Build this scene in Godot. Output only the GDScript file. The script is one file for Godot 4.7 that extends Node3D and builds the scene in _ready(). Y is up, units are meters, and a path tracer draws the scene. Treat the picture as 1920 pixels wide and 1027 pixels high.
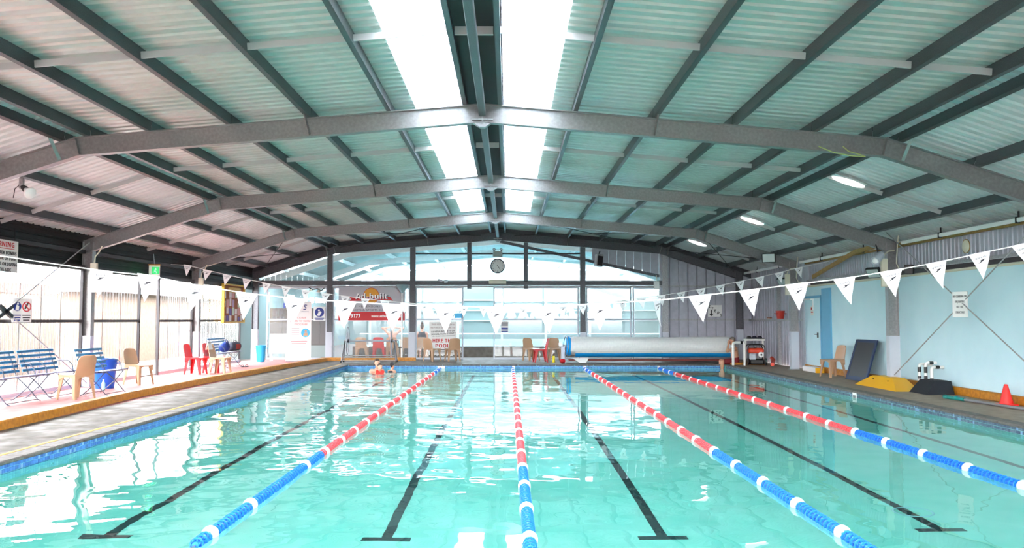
extends Node3D
# An indoor swimming pool under a steel portal-frame roof. y is up, metres; water surface at y = 0, decks at y = DK.

const DK := 0.13                       # deck level above the water
const RX := -0.375                     # the ridge line's x
const FR := [-30.0, -24.3, -18.05, -12.05, -6.0, 0.0]   # portal frames along z
const PX0 := -5.12
const PX1 := 6.95
const PZ0 := -27.0
const PZ1 := -4.0
const DEPTH := 1.0
const WL := -9.12                      # left wall plane
const WR := 8.62                       # right wall plane
const ZF := -30.15                     # far wall plane
const ZN := 2.6                        # near wall plane, behind the camera

var M := {}
var used := {}
var rng := RandomNumberGenerator.new()


func _ready():
	rng.seed = 7
	set_camera_and_light()
	make_materials()
	build_roof()
	build_frames()
	build_pool()
	build_decks()
	build_left_wall()
	build_right_wall()
	build_far_wall()
	build_near_wall()
	build_outside()
	build_second_hall()
	build_lane_ropes()
	build_flag_lines()
	build_left_objects()
	build_far_objects()
	build_right_objects()
	build_people()


func set_camera_and_light():
	var cam := Camera3D.new()
	cam.name = "camera"
	cam.fov = rad_to_deg(2.0 * atan(513.5 / 1580.0))
	cam.position = Vector3(0, 1.56, 0)
	cam.rotation = Vector3(atan(85.5 / 1580.0), -0.00443, 0)
	cam.near = 0.05
	cam.far = 300.0
	add_child(cam)
	cam.current = true
	var we := WorldEnvironment.new()
	we.name = "environment"
	var e := Environment.new()
	e.background_mode = Environment.BG_SKY
	var sm := ProceduralSkyMaterial.new()
	sm.sky_top_color = Color(0.97, 0.985, 1.0)
	sm.sky_horizon_color = Color(0.76, 0.76, 0.765)
	sm.sky_curve = 0.6      # an overcast sky, brightest overhead
	sm.ground_bottom_color = Color(0.70, 0.69, 0.67)
	sm.ground_horizon_color = Color(0.74, 0.74, 0.74)
	sm.sky_energy_multiplier = SKY
	sm.ground_energy_multiplier = SKY * 0.4
	sm.sun_angle_max = 0.0
	var sky := Sky.new()
	sky.sky_material = sm
	e.sky = sky
	e.tonemap_mode = Environment.TONE_MAPPER_LINEAR
	e.tonemap_exposure = EXPOSURE
	e.sdfgi_enabled = true
	e.ssao_enabled = true
	e.ssil_enabled = true
	we.environment = e
	add_child(we)
	# a hazy white sun low over the fence on the left: it only reaches the pink deck
	var sun := DirectionalLight3D.new()
	sun.name = "sun"
	sun.light_color = Color(1.0, 0.97, 0.92)
	sun.light_energy = SUN
	sun.light_angular_distance = 20.0
	sun.shadow_enabled = true
	sun.sky_mode = DirectionalLight3D.SKY_MODE_LIGHT_ONLY
	sun.basis = Basis.looking_at(Vector3(0.78, -0.85, -0.12).normalized())
	add_child(sun)

const SKY := 4.6
const SUN := 0.45
const EXPOSURE := 1.55


# ---------------------------------------------------------------- nodes

func numbered(called: String) -> String:
	if not used.has(called):
		used[called] = 0
		return called
	used[called] += 1
	return "%s_%03d" % [called, used[called]]


func tag(o: Node3D, label: String, category := "", group := "", kind := "") -> Node3D:
	o.set_meta("label", label)
	if category: o.set_meta("category", category)
	if group: o.set_meta("group", group)
	if kind: o.set_meta("kind", kind)
	return o


func thing(called: String, label: String, category: String, at := Vector3.ZERO, turn := 0.0, group := "") -> Node3D:
	var o := Node3D.new()
	o.name = numbered(called)
	add_child(o)
	o.position = at
	o.rotation.y = turn
	return tag(o, label, category, group)


func room(called: String, label: String, at := Vector3.ZERO, category := "") -> Node3D:
	var o := Node3D.new()
	o.name = numbered(called)
	add_child(o)
	o.position = at
	return tag(o, label, category, "", "structure")


func part(called: String, mesh: Mesh, m: Material, parent: Node3D, at := Vector3.ZERO, turn := Vector3.ZERO) -> MeshInstance3D:
	var o := MeshInstance3D.new()
	o.name = called
	o.mesh = mesh
	o.material_override = m
	parent.add_child(o, true)
	o.position = at
	o.rotation = turn
	return o


func copy(o: Node3D, label: String, at: Vector3, turn := 0.0, group := "", tilt := Vector3.ZERO) -> Node3D:
	var c: Node3D = o.duplicate()
	c.name = numbered(str(o.name).rstrip("0123456789").rstrip("_"))
	add_child(c)
	c.position = at
	c.rotation = Vector3(tilt.x, turn, tilt.z)
	c.set_meta("label", label)
	if group: c.set_meta("group", group)
	elif c.has_meta("group"): c.remove_meta("group")
	return c


# ---------------------------------------------------------------- mesh builder

class MB:
	var v := PackedVector3Array()
	var n := PackedVector3Array()
	var uv := PackedVector2Array()

	func tri(a: Vector3, b: Vector3, c: Vector3, na: Vector3, nb: Vector3, nc: Vector3) -> void:
		if (b - a).cross(c - a).dot(na + nb + nc) > 0.0:
			v.append(a); v.append(c); v.append(b)
			n.append(na); n.append(nc); n.append(nb)
		else:
			v.append(a); v.append(b); v.append(c)
			n.append(na); n.append(nb); n.append(nc)

	func quad(a: Vector3, b: Vector3, c: Vector3, d: Vector3, out: Vector3) -> void:   # flat, normal on out's side
		var q := (b - a).cross(c - a)
		if q.length_squared() < 1e-16:
			q = (c - a).cross(d - a)
		q = q.normalized()
		if q.dot(out) < 0.0:
			q = -q
		tri(a, b, c, q, q, q)
		tri(a, c, d, q, q, q)

	func flat(a: Vector3, b: Vector3, c: Vector3, out: Vector3) -> void:
		var q := (b - a).cross(c - a).normalized()
		if q.dot(out) < 0.0:
			q = -q
		tri(a, b, c, q, q, q)

	func box(at: Vector3, s: Vector3, b := Basis(), bev := 0.0) -> MB:
		var h := s * 0.5
		bev = minf(bev, minf(h.x, minf(h.y, h.z)) * 0.9)
		for ax in 3:
			var u := (ax + 1) % 3
			var w := (ax + 2) % 3
			for sg in [-1.0, 1.0]:
				var p := []
				for k in [[-1, -1], [1, -1], [1, 1], [-1, 1]]:
					var q := Vector3.ZERO
					q[ax] = sg * h[ax]
					q[u] = k[0] * (h[u] - bev)
					q[w] = k[1] * (h[w] - bev)
					p.append(at + b * q)
				var o := Vector3.ZERO
				o[ax] = sg
				quad(p[0], p[1], p[2], p[3], b * o)
				if bev > 0.0:
					for sg2 in [-1.0, 1.0]:      # the chamfer between ax and u
						var q4 := []
						for k in [[0, -1], [0, 1], [1, 1], [1, -1]]:
							var q := Vector3.ZERO
							q[ax] = sg * (h[ax] - (bev if k[0] else 0.0))
							q[u] = sg2 * (h[u] - (0.0 if k[0] else bev))
							q[w] = k[1] * (h[w] - bev)
							q4.append(at + b * q)
						var o2 := Vector3.ZERO
						o2[ax] = sg
						o2[u] = sg2
						quad(q4[0], q4[1], q4[2], q4[3], b * o2)
		if bev > 0.0:
			for x in [-1.0, 1.0]:
				for y in [-1.0, 1.0]:
					for z in [-1.0, 1.0]:
						var s3 := Vector3(x, y, z)
						flat(at + b * (s3 * (h - Vector3(0, bev, bev))), at + b * (s3 * (h - Vector3(bev, 0, bev))), at + b * (s3 * (h - Vector3(bev, bev, 0))), b * s3)
		return self

	func bar(a: Vector3, c: Vector3, w: float, h: float, up := Vector3.UP, bev := 0.0) -> MB:   # a box from a to c, w wide, h along up
		var d := c - a
		var x := d.normalized()
		var y := up - x * up.dot(x)
		if y.length() < 1e-4:
			y = Vector3.RIGHT - x * x.x
		y = y.normalized()
		return box((a + c) * 0.5, Vector3(d.length(), h, w), Basis(x, y, x.cross(y)), bev)

	func tube(p: Array, r, seg := 8, closed := false, caps := true) -> MB:
		var rings := []
		var count := p.size()
		var side := Vector3.ZERO
		for i in count:
			var t: Vector3
			if closed:
				t = p[(i + 1) % count] - p[(i - 1 + count) % count]
			else:
				t = p[mini(i + 1, count - 1)] - p[maxi(i - 1, 0)]
			t = t.normalized()
			if side == Vector3.ZERO:
				side = t.cross(Vector3.UP if absf(t.y) < 0.9 else Vector3.RIGHT)
			side = (side - t * side.dot(t)).normalized()
			var other := t.cross(side)
			var ring := []
			var rr: float = r[i] if r is Array else r
			for k in seg:
				var an := TAU * k / seg
				var q := side * cos(an) + other * sin(an)
				ring.append([p[i] + q * rr, q])
			rings.append(ring)
		for i in (count if closed else count - 1):
			var a: Array = rings[i]
			var b: Array = rings[(i + 1) % count]
			for k in seg:
				var k2 := (k + 1) % seg
				tri(a[k][0], a[k2][0], b[k2][0], a[k][1], a[k2][1], b[k2][1])
				tri(a[k][0], b[k2][0], b[k][0], a[k][1], b[k2][1], b[k][1])
		if caps and not closed:
			for e in [0, count - 1]:
				var o: Vector3 = (p[0] - p[1]) if e == 0 else (p[count - 1] - p[count - 2])
				o = o.normalized()
				for k in range(1, seg - 1):
					tri(rings[e][0][0], rings[e][k][0], rings[e][k + 1][0], o, o, o)
		return self

	func lathe(prof: Array, seg: int, xf := Transform3D(), sharp := false) -> MB:      # Vector2(radius, height) about y
		var nn := []
		for i in prof.size():
			var a: Vector2 = prof[maxi(i - 1, 0)]
			var b: Vector2 = prof[mini(i + 1, prof.size() - 1)]
			var t := b - a
			nn.append(Vector2(t.y, -t.x).normalized())
		# outward is to the right of an upward profile
		for i in prof.size() - 1:
			var a: Vector2 = prof[i]
			var b: Vector2 = prof[i + 1]
			var t := b - a
			if t.length() < 1e-6:
				continue
			var f := Vector2(t.y, -t.x).normalized()
			var n1: Vector2 = f if sharp or f.dot(nn[i]) < 0.8 else nn[i]
			var n2: Vector2 = f if sharp or f.dot(nn[i + 1]) < 0.8 else nn[i + 1]
			for k in seg:
				var c1 := Vector3(cos(TAU * k / seg), 0, sin(TAU * k / seg))
				var c2 := Vector3(cos(TAU * (k + 1) / seg), 0, sin(TAU * (k + 1) / seg))
				var p := [c1 * a.x + Vector3(0, a.y, 0), c2 * a.x + Vector3(0, a.y, 0), c2 * b.x + Vector3(0, b.y, 0), c1 * b.x + Vector3(0, b.y, 0)]
				var m := [c1 * n1.x + Vector3(0, n1.y, 0), c2 * n1.x + Vector3(0, n1.y, 0), c2 * n2.x + Vector3(0, n2.y, 0), c1 * n2.x + Vector3(0, n2.y, 0)]
				for q in 4:
					p[q] = xf * p[q]
					m[q] = (xf.basis * m[q]).normalized()
				if a.x > 1e-6:
					tri(p[0], p[1], p[2], m[0], m[1], m[2])
				if b.x > 1e-6:
					tri(p[0], p[2], p[3], m[0], m[2], m[3])
		return self

	func prism(poly: Array, depth: float, xf := Transform3D()) -> MB:      # polygon in xy, extruded -depth/2..depth/2 along z
		var pk := PackedVector2Array(poly)
		var h := depth * 0.5
		var id := Geometry2D.triangulate_polygon(pk)
		for s in [-1.0, 1.0]:
			var o := xf.basis * Vector3(0, 0, s)
			for i in range(0, id.size(), 3):
				flat(xf * Vector3(pk[id[i]].x, pk[id[i]].y, s * h), xf * Vector3(pk[id[i + 1]].x, pk[id[i + 1]].y, s * h), xf * Vector3(pk[id[i + 2]].x, pk[id[i + 2]].y, s * h), o)
		var ccw := not Geometry2D.is_polygon_clockwise(pk)
		for i in pk.size():
			var a := pk[i]
			var b := pk[(i + 1) % pk.size()]
			var t := b - a
			var o2 := Vector3(t.y, -t.x, 0) if ccw else Vector3(-t.y, t.x, 0)
			quad(xf * Vector3(a.x, a.y, -h), xf * Vector3(b.x, b.y, -h), xf * Vector3(b.x, b.y, h), xf * Vector3(a.x, a.y, h), xf.basis * o2)
		return self

	func ball(at: Vector3, s: Vector3, seg := 14, b := Basis()) -> MB:
		var rows := seg / 2
		for i in rows:
			for k in seg:
				var q := []
				for c in [[i, k], [i, k + 1], [i + 1, k + 1], [i + 1, k]]:
					var la: float = PI * c[0] / rows - PI / 2
					var lo: float = TAU * c[1] / seg
					q.append(Vector3(cos(la) * cos(lo), sin(la), cos(la) * sin(lo)))
				var p := []
				var m := []
				for d in q:
					p.append(at + b * (d * s))
					m.append((b * (d / s)).normalized())
				if i > 0:
					tri(p[0], p[1], p[2], m[0], m[1], m[2])
				if i < rows - 1:
					tri(p[0], p[2], p[3], m[0], m[2], m[3])
				elif i == rows - 1:
					tri(p[0], p[1], p[2], m[0], m[1], m[2])
		return self

	func strip(rows: Array, two_sided_out := Vector3.ZERO) -> MB:    # a smooth grid of points rows[i][j]
		var nr := rows.size()
		var nc: int = rows[0].size()
		var nm := []
		for i in nr:
			var r := []
			for j in nc:
				var du: Vector3 = rows[mini(i + 1, nr - 1)][j] - rows[maxi(i - 1, 0)][j]
				var dv: Vector3 = rows[i][mini(j + 1, nc - 1)] - rows[i][maxi(j - 1, 0)]
				var q := du.cross(dv).normalized()
				if two_sided_out != Vector3.ZERO and q.dot(two_sided_out) < 0.0:
					q = -q
				r.append(q)
			nm.append(r)
		for i in nr - 1:
			for j in nc - 1:
				tri(rows[i][j], rows[i + 1][j], rows[i + 1][j + 1], nm[i][j], nm[i + 1][j], nm[i + 1][j + 1])
				tri(rows[i][j], rows[i + 1][j + 1], rows[i][j + 1], nm[i][j], nm[i + 1][j + 1], nm[i][j + 1])
		return self

	func mesh() -> ArrayMesh:
		var a := []
		a.resize(Mesh.ARRAY_MAX)
		a[Mesh.ARRAY_VERTEX] = v
		a[Mesh.ARRAY_NORMAL] = n
		if uv.size() == v.size() and uv.size() > 0:
			a[Mesh.ARRAY_TEX_UV] = uv
		var m := ArrayMesh.new()
		m.add_surface_from_arrays(Mesh.PRIMITIVE_TRIANGLES, a)
		return m


func mb() -> MB:
	return MB.new()


# ---------------------------------------------------------------- materials

func noise_tex(freq: float, lo: Color, hi: Color, size := 512, kind := FastNoiseLite.TYPE_SIMPLEX_SMOOTH, oct := 4, sd := 1) -> NoiseTexture2D:
	var f := FastNoiseLite.new()
	f.noise_type = kind
	f.frequency = freq
	f.fractal_octaves = oct
	f.seed = sd
	var t := NoiseTexture2D.new()
	t.width = size
	t.height = size
	t.seamless = true
	t.noise = f
	var g := Gradient.new()
	g.set_color(0, lo)
	g.set_color(1, hi)
	t.color_ramp = g
	return t


func plain(called: String, c: Color, rough := 0.6, metal := 0.0, spec := 0.5) -> StandardMaterial3D:
	var m := StandardMaterial3D.new()
	m.resource_name = called
	m.albedo_color = c
	m.roughness = rough
	m.metallic = metal
	m.metallic_specular = spec
	M[called] = m
	return m


func mottled(called: String, lo: Color, hi: Color, scale: float, rough := 0.6, metal := 0.0, freq := 0.02, oct := 4, bump := 0.0) -> StandardMaterial3D:
	var m := plain(called, Color.WHITE, rough, metal)
	m.albedo_texture = noise_tex(freq, lo, hi, 512, FastNoiseLite.TYPE_SIMPLEX_SMOOTH, oct, called.length())
	m.uv1_triplanar = true
	m.uv1_world_triplanar = true
	m.uv1_scale = Vector3.ONE * scale
	if bump > 0.0:
		m.heightmap_enabled = true
		m.heightmap_texture = m.albedo_texture
		m.heightmap_scale = bump
	return m


func glass(called: String, tint: Color, alpha: float, rough := 0.05, spec := 0.5) -> StandardMaterial3D:
	var m := plain(called, Color(tint.r, tint.g, tint.b, alpha), rough, 0.0, spec)
	m.transparency = BaseMaterial3D.TRANSPARENCY_ALPHA
	m.cull_mode = BaseMaterial3D.CULL_DISABLED
	return m


func make_materials():
	mottled("galvanised", Color(0.58, 0.58, 0.59), Color(0.72, 0.72, 0.73), 1.2, 0.5, 0.35, 0.03, 5)
	mottled("purlin_steel", Color(0.28, 0.285, 0.30), Color(0.37, 0.375, 0.39), 2.0, 0.42, 0.6, 0.05, 5)
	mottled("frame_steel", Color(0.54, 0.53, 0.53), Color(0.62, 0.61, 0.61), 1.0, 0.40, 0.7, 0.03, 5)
	plain("dark_steel", Color(0.20, 0.19, 0.20), 0.5, 0.3)
	mottled("zincalume", Color(0.73, 0.745, 0.725), Color(0.78, 0.79, 0.775), 0.5, 0.36, 0.30, 0.02, 3)
	plain("strap", Color(0.74, 0.73, 0.73), 0.5, 0.1)
	glass("skylight_plastic", Color(0.86, 0.93, 0.98), 0.45, 0.1)
	var sk := plain("hall_skylight", Color(0.80, 0.85, 0.87), 0.4)
	sk.backlight_enabled = true
	sk.backlight = Color(0.74, 0.79, 0.83)
	glass("clear_plastic", Color(0.95, 0.97, 1.0), 0.06, 0.06)
	glass("dusty_plastic", Color(0.88, 0.95, 0.93), 0.16, 0.08)
	glass("window_glass", Color(0.9, 0.95, 0.97), 0.04, 0.02)
	var w := plain("water", Color(0.93, 1.0, 0.99, 0.0), 0.0, 0.0, 0.5)
	w.refraction_enabled = true
	w.refraction_scale = 0.033
	w.transparency = BaseMaterial3D.TRANSPARENCY_ALPHA
	mottled("pool_paint", Color(0.47, 0.87, 0.815), Color(0.62, 0.925, 0.88), 0.22, 0.6, 0.0, 0.012, 3)
	plain("lane_black", Color(0.03, 0.20, 0.21), 0.6)
	mottled("concrete", Color(0.32, 0.30, 0.275), Color(0.44, 0.415, 0.385), 0.35, 0.5, 0.0, 0.02, 5)
	M.concrete.roughness = 1.0
	M.concrete.roughness_texture = noise_tex(0.012, Color(0.38, 0.38, 0.38), Color(0.85, 0.75, 0.75), 512, FastNoiseLite.TYPE_SIMPLEX_SMOOTH, 4, 9)
	mottled("coping", Color(0.34, 0.32, 0.31), Color(0.48, 0.46, 0.44), 0.8, 0.5, 0.0, 0.03, 5)
	mottled("pink_deck", Color(0.59, 0.365, 0.36), Color(0.67, 0.45, 0.44), 0.3, 0.6, 0.0, 0.02, 4)
	mottled("yellow_kerb", Color(0.62, 0.38, 0.08), Color(0.82, 0.55, 0.14), 0.9, 0.5, 0.0, 0.02, 5)
	plain("yellow_line", Color(0.80, 0.62, 0.25), 0.6)
	mottled("blue_wall", Color(0.79, 0.91, 0.95), Color(0.82, 0.93, 0.965), 0.25, 0.55, 0.0, 0.01, 3)
	mottled("grey_sheet", Color(0.64, 0.64, 0.685), Color(0.70, 0.70, 0.745), 0.4, 0.5, 0.15, 0.02, 4)
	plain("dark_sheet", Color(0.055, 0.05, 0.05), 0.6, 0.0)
	plain("white_paint", Color(0.9, 0.9, 0.9), 0.4)
	plain("pale_paint", Color(0.74, 0.76, 0.80), 0.45)
	plain("white_plastic", Color(0.93, 0.93, 0.93), 0.35)
	plain("black", Color(0.04, 0.04, 0.045), 0.4)
	plain("cream_paint", Color(0.84, 0.82, 0.74), 0.5)
	mottled("ochre_beam", Color(0.55, 0.42, 0.20), Color(0.70, 0.55, 0.30), 1.0, 0.6)
	mottled("outdoor_concrete", Color(0.33, 0.31, 0.30), Color(0.42, 0.40, 0.38), 0.3, 0.8)
	mottled("cream_brick", Color(0.30, 0.235, 0.18), Color(0.37, 0.30, 0.24), 0.6, 0.8)
	mottled("red_brick", Color(0.26, 0.15, 0.12), Color(0.32, 0.20, 0.16), 0.8, 0.8)
	plain("outdoor_grey", Color(0.6, 0.6, 0.62), 0.6)
	plain("hall_pool_blue", Color(0.62, 0.88, 0.92), 0.15)
	plain("blue_trim", Color(0.40, 0.66, 0.80), 0.55)
	plain("emerg_grey", Color(0.60, 0.64, 0.62), 0.5)
	plain("lens_grey", Color(0.72, 0.76, 0.76), 0.15)
	glass("rib_plastic", Color(0.42, 0.38, 0.36), 0.72, 0.2)
	mottled("brown_concrete", Color(0.56, 0.50, 0.44), Color(0.66, 0.59, 0.52), 0.35, 0.55, 0.0, 0.02, 5)
	plain("hall_white", Color(0.48, 0.54, 0.53), 0.6)
	plain("hall_beam", Color(0.72, 0.74, 0.73), 0.6)
	plain("fence_grey", Color(0.30, 0.29, 0.30), 0.7)
	mottled("cupboard_brown", Color(0.20, 0.16, 0.14), Color(0.28, 0.23, 0.20), 1.5, 0.6)
	plain("beige_plastic", Color(0.70, 0.56, 0.44), 0.4)
	plain("red_plastic", Color(0.74, 0.06, 0.10), 0.35)
	plain("bench_blue", Color(0.10, 0.42, 0.60), 0.4)
	plain("bench_seat", Color(0.42, 0.44, 0.60), 0.4)
	plain("chrome", Color(0.62, 0.63, 0.66), 0.3, 0.7)
	plain("bench_frame", Color(0.30, 0.34, 0.40), 0.4, 0.4)
	plain("bin_blue", Color(0.04, 0.32, 0.76), 0.4)
	plain("bin_sky", Color(0.16, 0.66, 0.86), 0.4)
	plain("sign_white", Color(0.88, 0.88, 0.87), 0.5)
	plain("sign_red", Color(0.75, 0.10, 0.12), 0.5)
	plain("sign_blue", Color(0.10, 0.18, 0.50), 0.5)
	plain("text_dark", Color(0.16, 0.15, 0.16), 0.6)
	plain("exit_green", Color(0.05, 0.55, 0.28), 0.4)
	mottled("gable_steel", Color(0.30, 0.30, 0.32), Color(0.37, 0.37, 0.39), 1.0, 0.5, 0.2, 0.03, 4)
	mottled("pale_roofing", Color(0.80, 0.815, 0.82), Color(0.85, 0.86, 0.865), 0.5, 0.4, 0.15, 0.02, 3)
	for called in ["concrete", "pink_deck", "brown_concrete", "coping"]:
		M[called].metallic_specular = 0.22 if called != "concrete" else 0.3


# ---------------------------------------------------------------- roof

const A1 := 4.85
const A2 := 17.93

func rafter_y(rel: float) -> float:     # underside of the rafters
	var r := absf(rel)
	return 4.40 - 0.0848 * r if r < 5.78 else 3.91 - 0.3235 * (r - 5.78)


func sheet_y(rel: float) -> float:      # underside of the roof sheets
	var r := absf(rel)
	return 4.8315 - 0.0848 * r if r < 5.866 else 4.334 - 0.3235 * (r - 5.866)


func corrugated(length: float, width: float, pitch: float, base: float, top: float, high: float, thick := 0.004) -> ArrayMesh:   # x along the ribs, z across, y out
	var prof := []
	var z := -width * 0.5
	var count := int(round(width / pitch))
	for i in count:
		var c := z + pitch * (i + 0.5)
		prof.append(Vector2(c - base * 0.5, 0)); prof.append(Vector2(c - top * 0.5, high))
		prof.append(Vector2(c + top * 0.5, high)); prof.append(Vector2(c + base * 0.5, 0))
	prof.insert(0, Vector2(z, 0))
	prof.append(Vector2(-z, 0))
	var b := mb()
	for lay in (2 if thick > 0.0 else 1):
		var dy := thick * lay
		for i in prof.size() - 1:
			var p: Vector2 = prof[i]
			var q: Vector2 = prof[i + 1]
			b.quad(Vector3(0, p.y + dy, p.x), Vector3(length, p.y + dy, p.x), Vector3(length, q.y + dy, q.x), Vector3(0, q.y + dy, q.x), Vector3(0, 1 if lay == 1 else -1, 0))
	if thick > 0.0:
		for x in [0.0, length]:
			for i in prof.size() - 1:
				var p: Vector2 = prof[i]
				var q: Vector2 = prof[i + 1]
				b.quad(Vector3(x, p.y, p.x), Vector3(x, q.y, q.x), Vector3(x, q.y + thick, q.x), Vector3(x, p.y + thick, p.x), Vector3(1 if x > 0 else -1, 0, 0))
	return b.mesh()


func slope_basis(side: float, deg: float) -> Basis:       # x runs down the slope on that side of the ridge, y is out
	return Basis(Vector3.UP, 0.0 if side > 0 else PI) * Basis(Vector3(0, 0, 1), -deg_to_rad(deg))


func put(o: Node3D, b: Basis, at: Vector3) -> void:
	o.transform = Transform3D(b, at)


func purlin_mesh(length: float) -> ArrayMesh:     # a lipped channel along z, its web at x = 0, 0.16 deep below y = 0
	var b := mb()
	b.box(Vector3(0, -0.08, 0), Vector3(0.006, 0.16, length))
	b.box(Vector3(0.03, -0.003, 0), Vector3(0.06, 0.006, length))
	b.box(Vector3(0.03, -0.157, 0), Vector3(0.06, 0.006, length))
	b.box(Vector3(0.058, -0.015, 0), Vector3(0.005, 0.024, length))
	b.box(Vector3(0.058, -0.145, 0), Vector3(0.005, 0.024, length))
	return b.mesh()


func build_roof():
	var c := room("ceiling", "ribbed metal roof sheets on steel purlins with a white skylight strip along the ridge", Vector3(RX, 0, 0), "roof")
	var z0 := -30.3
	var w := 0.78
	var rows := 42
	var k1 := 1.0 / cos(deg_to_rad(A1))
	var k2 := 1.0 / cos(deg_to_rad(A2))
	var upper := corrugated((5.90 - 1.02) * k1, w, 0.195, 0.085, 0.04, 0.042)
	var whole := corrugated((5.90 - 0.12) * k1, w, 0.195, 0.085, 0.04, 0.042)
	var sky := corrugated((1.06 - 0.12) * k1, w, 0.195, 0.085, 0.04, 0.042)
	var lower := corrugated((9.3 - 5.83) * k2, w, 0.195, 0.085, 0.04, 0.042)
	for i in rows:
		var z := z0 + w * (i + 0.5)
		for s in [-1.0, 1.0]:
			var lit := z > FR[1] - 0.4
			put(part("roof_sheet", upper if lit else whole, M.zincalume, c), slope_basis(s, A1), Vector3(s * (1.02 if lit else 0.12), sheet_y(1.02 if lit else 0.12), z))
			if lit:
				put(part("skylight_sheet", sky, M.skylight_plastic, c), slope_basis(s, A1), Vector3(s * 0.12, sheet_y(0.12) + 0.006, z))
			put(part("roof_sheet", lower, M.pale_roofing, c), slope_basis(s, A2), Vector3(s * 5.83, sheet_y(5.866) + 0.3235 * 0.036 - 0.006, z))
	var cap := mb()
	for s in [-1.0, 1.0]:
		cap.box(Vector3(s * 0.15, sheet_y(0.15) - 0.012, -13.9), Vector3(0.31, 0.006, 32.9), slope_basis(1.0, A1 * s))
	part("ridge_cap", cap.mesh(), M.dark_sheet, c)
	# purlins, bay by bay
	var ends := [-30.0, -24.3, -18.05, -12.05, -6.0, 0.0, 2.6]
	var meshes := []
	for i in 6:
		meshes.append(purlin_mesh(ends[i + 1] - ends[i] - 0.02))
	for s in [-1.0, 1.0]:
		for r in [0.24, 1.33, 2.48, 3.63, 4.78, 5.66, 6.05, 7.15, 8.2]:
			var deg: float = A1 if r < 5.8 else A2
			for i in 6:
				var p := part("purlin", meshes[i], M.purlin_steel, c)
				put(p, slope_basis(s, deg), Vector3(s * r, sheet_y(r) - 0.002, (ends[i] + ends[i + 1]) * 0.5))
	# light straps that bridge the purlins halfway along each bay
	var lines := [0.24, 1.33, 2.48, 3.63, 4.78, 5.66]
	var low := [6.05, 7.15, 8.2, 8.75]
	var strap_mesh := mb().box(Vector3(0.5, -0.10, 0), Vector3(1.0, 0.075, 0.02)).mesh()
	for i in 6:
		var zm: float = (ends[i] + ends[i + 1]) * 0.5
		for s in [-1.0, 1.0]:
			for k in 5:
				var o := part("bridging_strap", strap_mesh, M.strap, c)
				put(o, slope_basis(s, A1) * Basis.from_scale(Vector3((lines[k + 1] - lines[k]) * k1 - 0.01, 1, 1)), Vector3(s * lines[k], sheet_y(lines[k]), zm))
			for k in 3:
				var o := part("bridging_strap", strap_mesh, M.strap, c)
				put(o, slope_basis(s, A2) * Basis.from_scale(Vector3((low[k + 1] - low[k]) * k2 - 0.01, 1, 1)), Vector3(s * low[k], sheet_y(low[k]), zm))
			part("ridge_spacer", mb().box(Vector3(s * 0.12, 4.70, zm), Vector3(0.18, 0.09, 0.03)).mesh(), M.strap, c)
		part("ridge_beam", mb().box(Vector3(0, 4.53, zm), Vector3(0.10, 0.10, ends[i + 1] - ends[i] - 0.16), Basis(), 0.008).mesh(), M.purlin_steel, c)
	# rods of the roof bracing in the last bay
	for s in [-1.0, 1.0]:
		part("brace_rod", mb().tube([Vector3(s * 0.6, rafter_y(0.6) + 0.2, -24.4), Vector3(s * 5.6, rafter_y(5.6) + 0.2, -29.9)], 0.012, 6).mesh(), M.dark_steel, c)
		part("brace_rod", mb().tube([Vector3(s * 5.6, rafter_y(5.6) + 0.2, -24.4), Vector3(s * 0.6, rafter_y(0.6) + 0.2, -29.9)], 0.012, 6).mesh(), M.dark_steel, c)
		part("brace_rod", mb().tube([Vector3(s * 6.0, rafter_y(6.0) + 0.2, -24.4), Vector3(s * 8.4, rafter_y(8.4) + 0.2, -29.9)], 0.012, 6).mesh(), M.dark_steel, c)
		part("brace_rod", mb().tube([Vector3(s * 8.4, rafter_y(8.4) + 0.2, -24.4), Vector3(s * 6.0, rafter_y(6.0) + 0.2, -29.9)], 0.012, 6).mesh(), M.dark_steel, c)


func sweep(b: MB, line: Array, norms: Array, u0: float, u1: float, w0: float, w1: float) -> void:     # a bar of section (u0..u1 along the mitre, w0..w1 along z) along a line in xy
	for i in line.size() - 1:
		var c := []
		for e in [i, i + 1]:
			for q in [[u0, w0], [u1, w0], [u1, w1], [u0, w1]]:
				var p: Vector2 = line[e] + norms[e] * q[0]
				c.append(Vector3(p.x, p.y, q[1]))
		var mid := Vector3.ZERO
		for p in c:
			mid += p / 8.0
		for f in [[0, 1, 5, 4], [1, 2, 6, 5], [2, 3, 7, 6], [3, 0, 4, 7]]:
			var fc: Vector3 = (c[f[0]] + c[f[1]] + c[f[2]] + c[f[3]]) * 0.25
			b.quad(c[f[0]], c[f[1]], c[f[2]], c[f[3]], fc - mid)
		for f in [[0, 1, 2, 3], [4, 5, 6, 7]]:
			var fc: Vector3 = (c[f[0]] + c[f[1]] + c[f[2]] + c[f[3]]) * 0.25
			b.quad(c[f[0]], c[f[1]], c[f[2]], c[f[3]], fc - mid)


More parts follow.
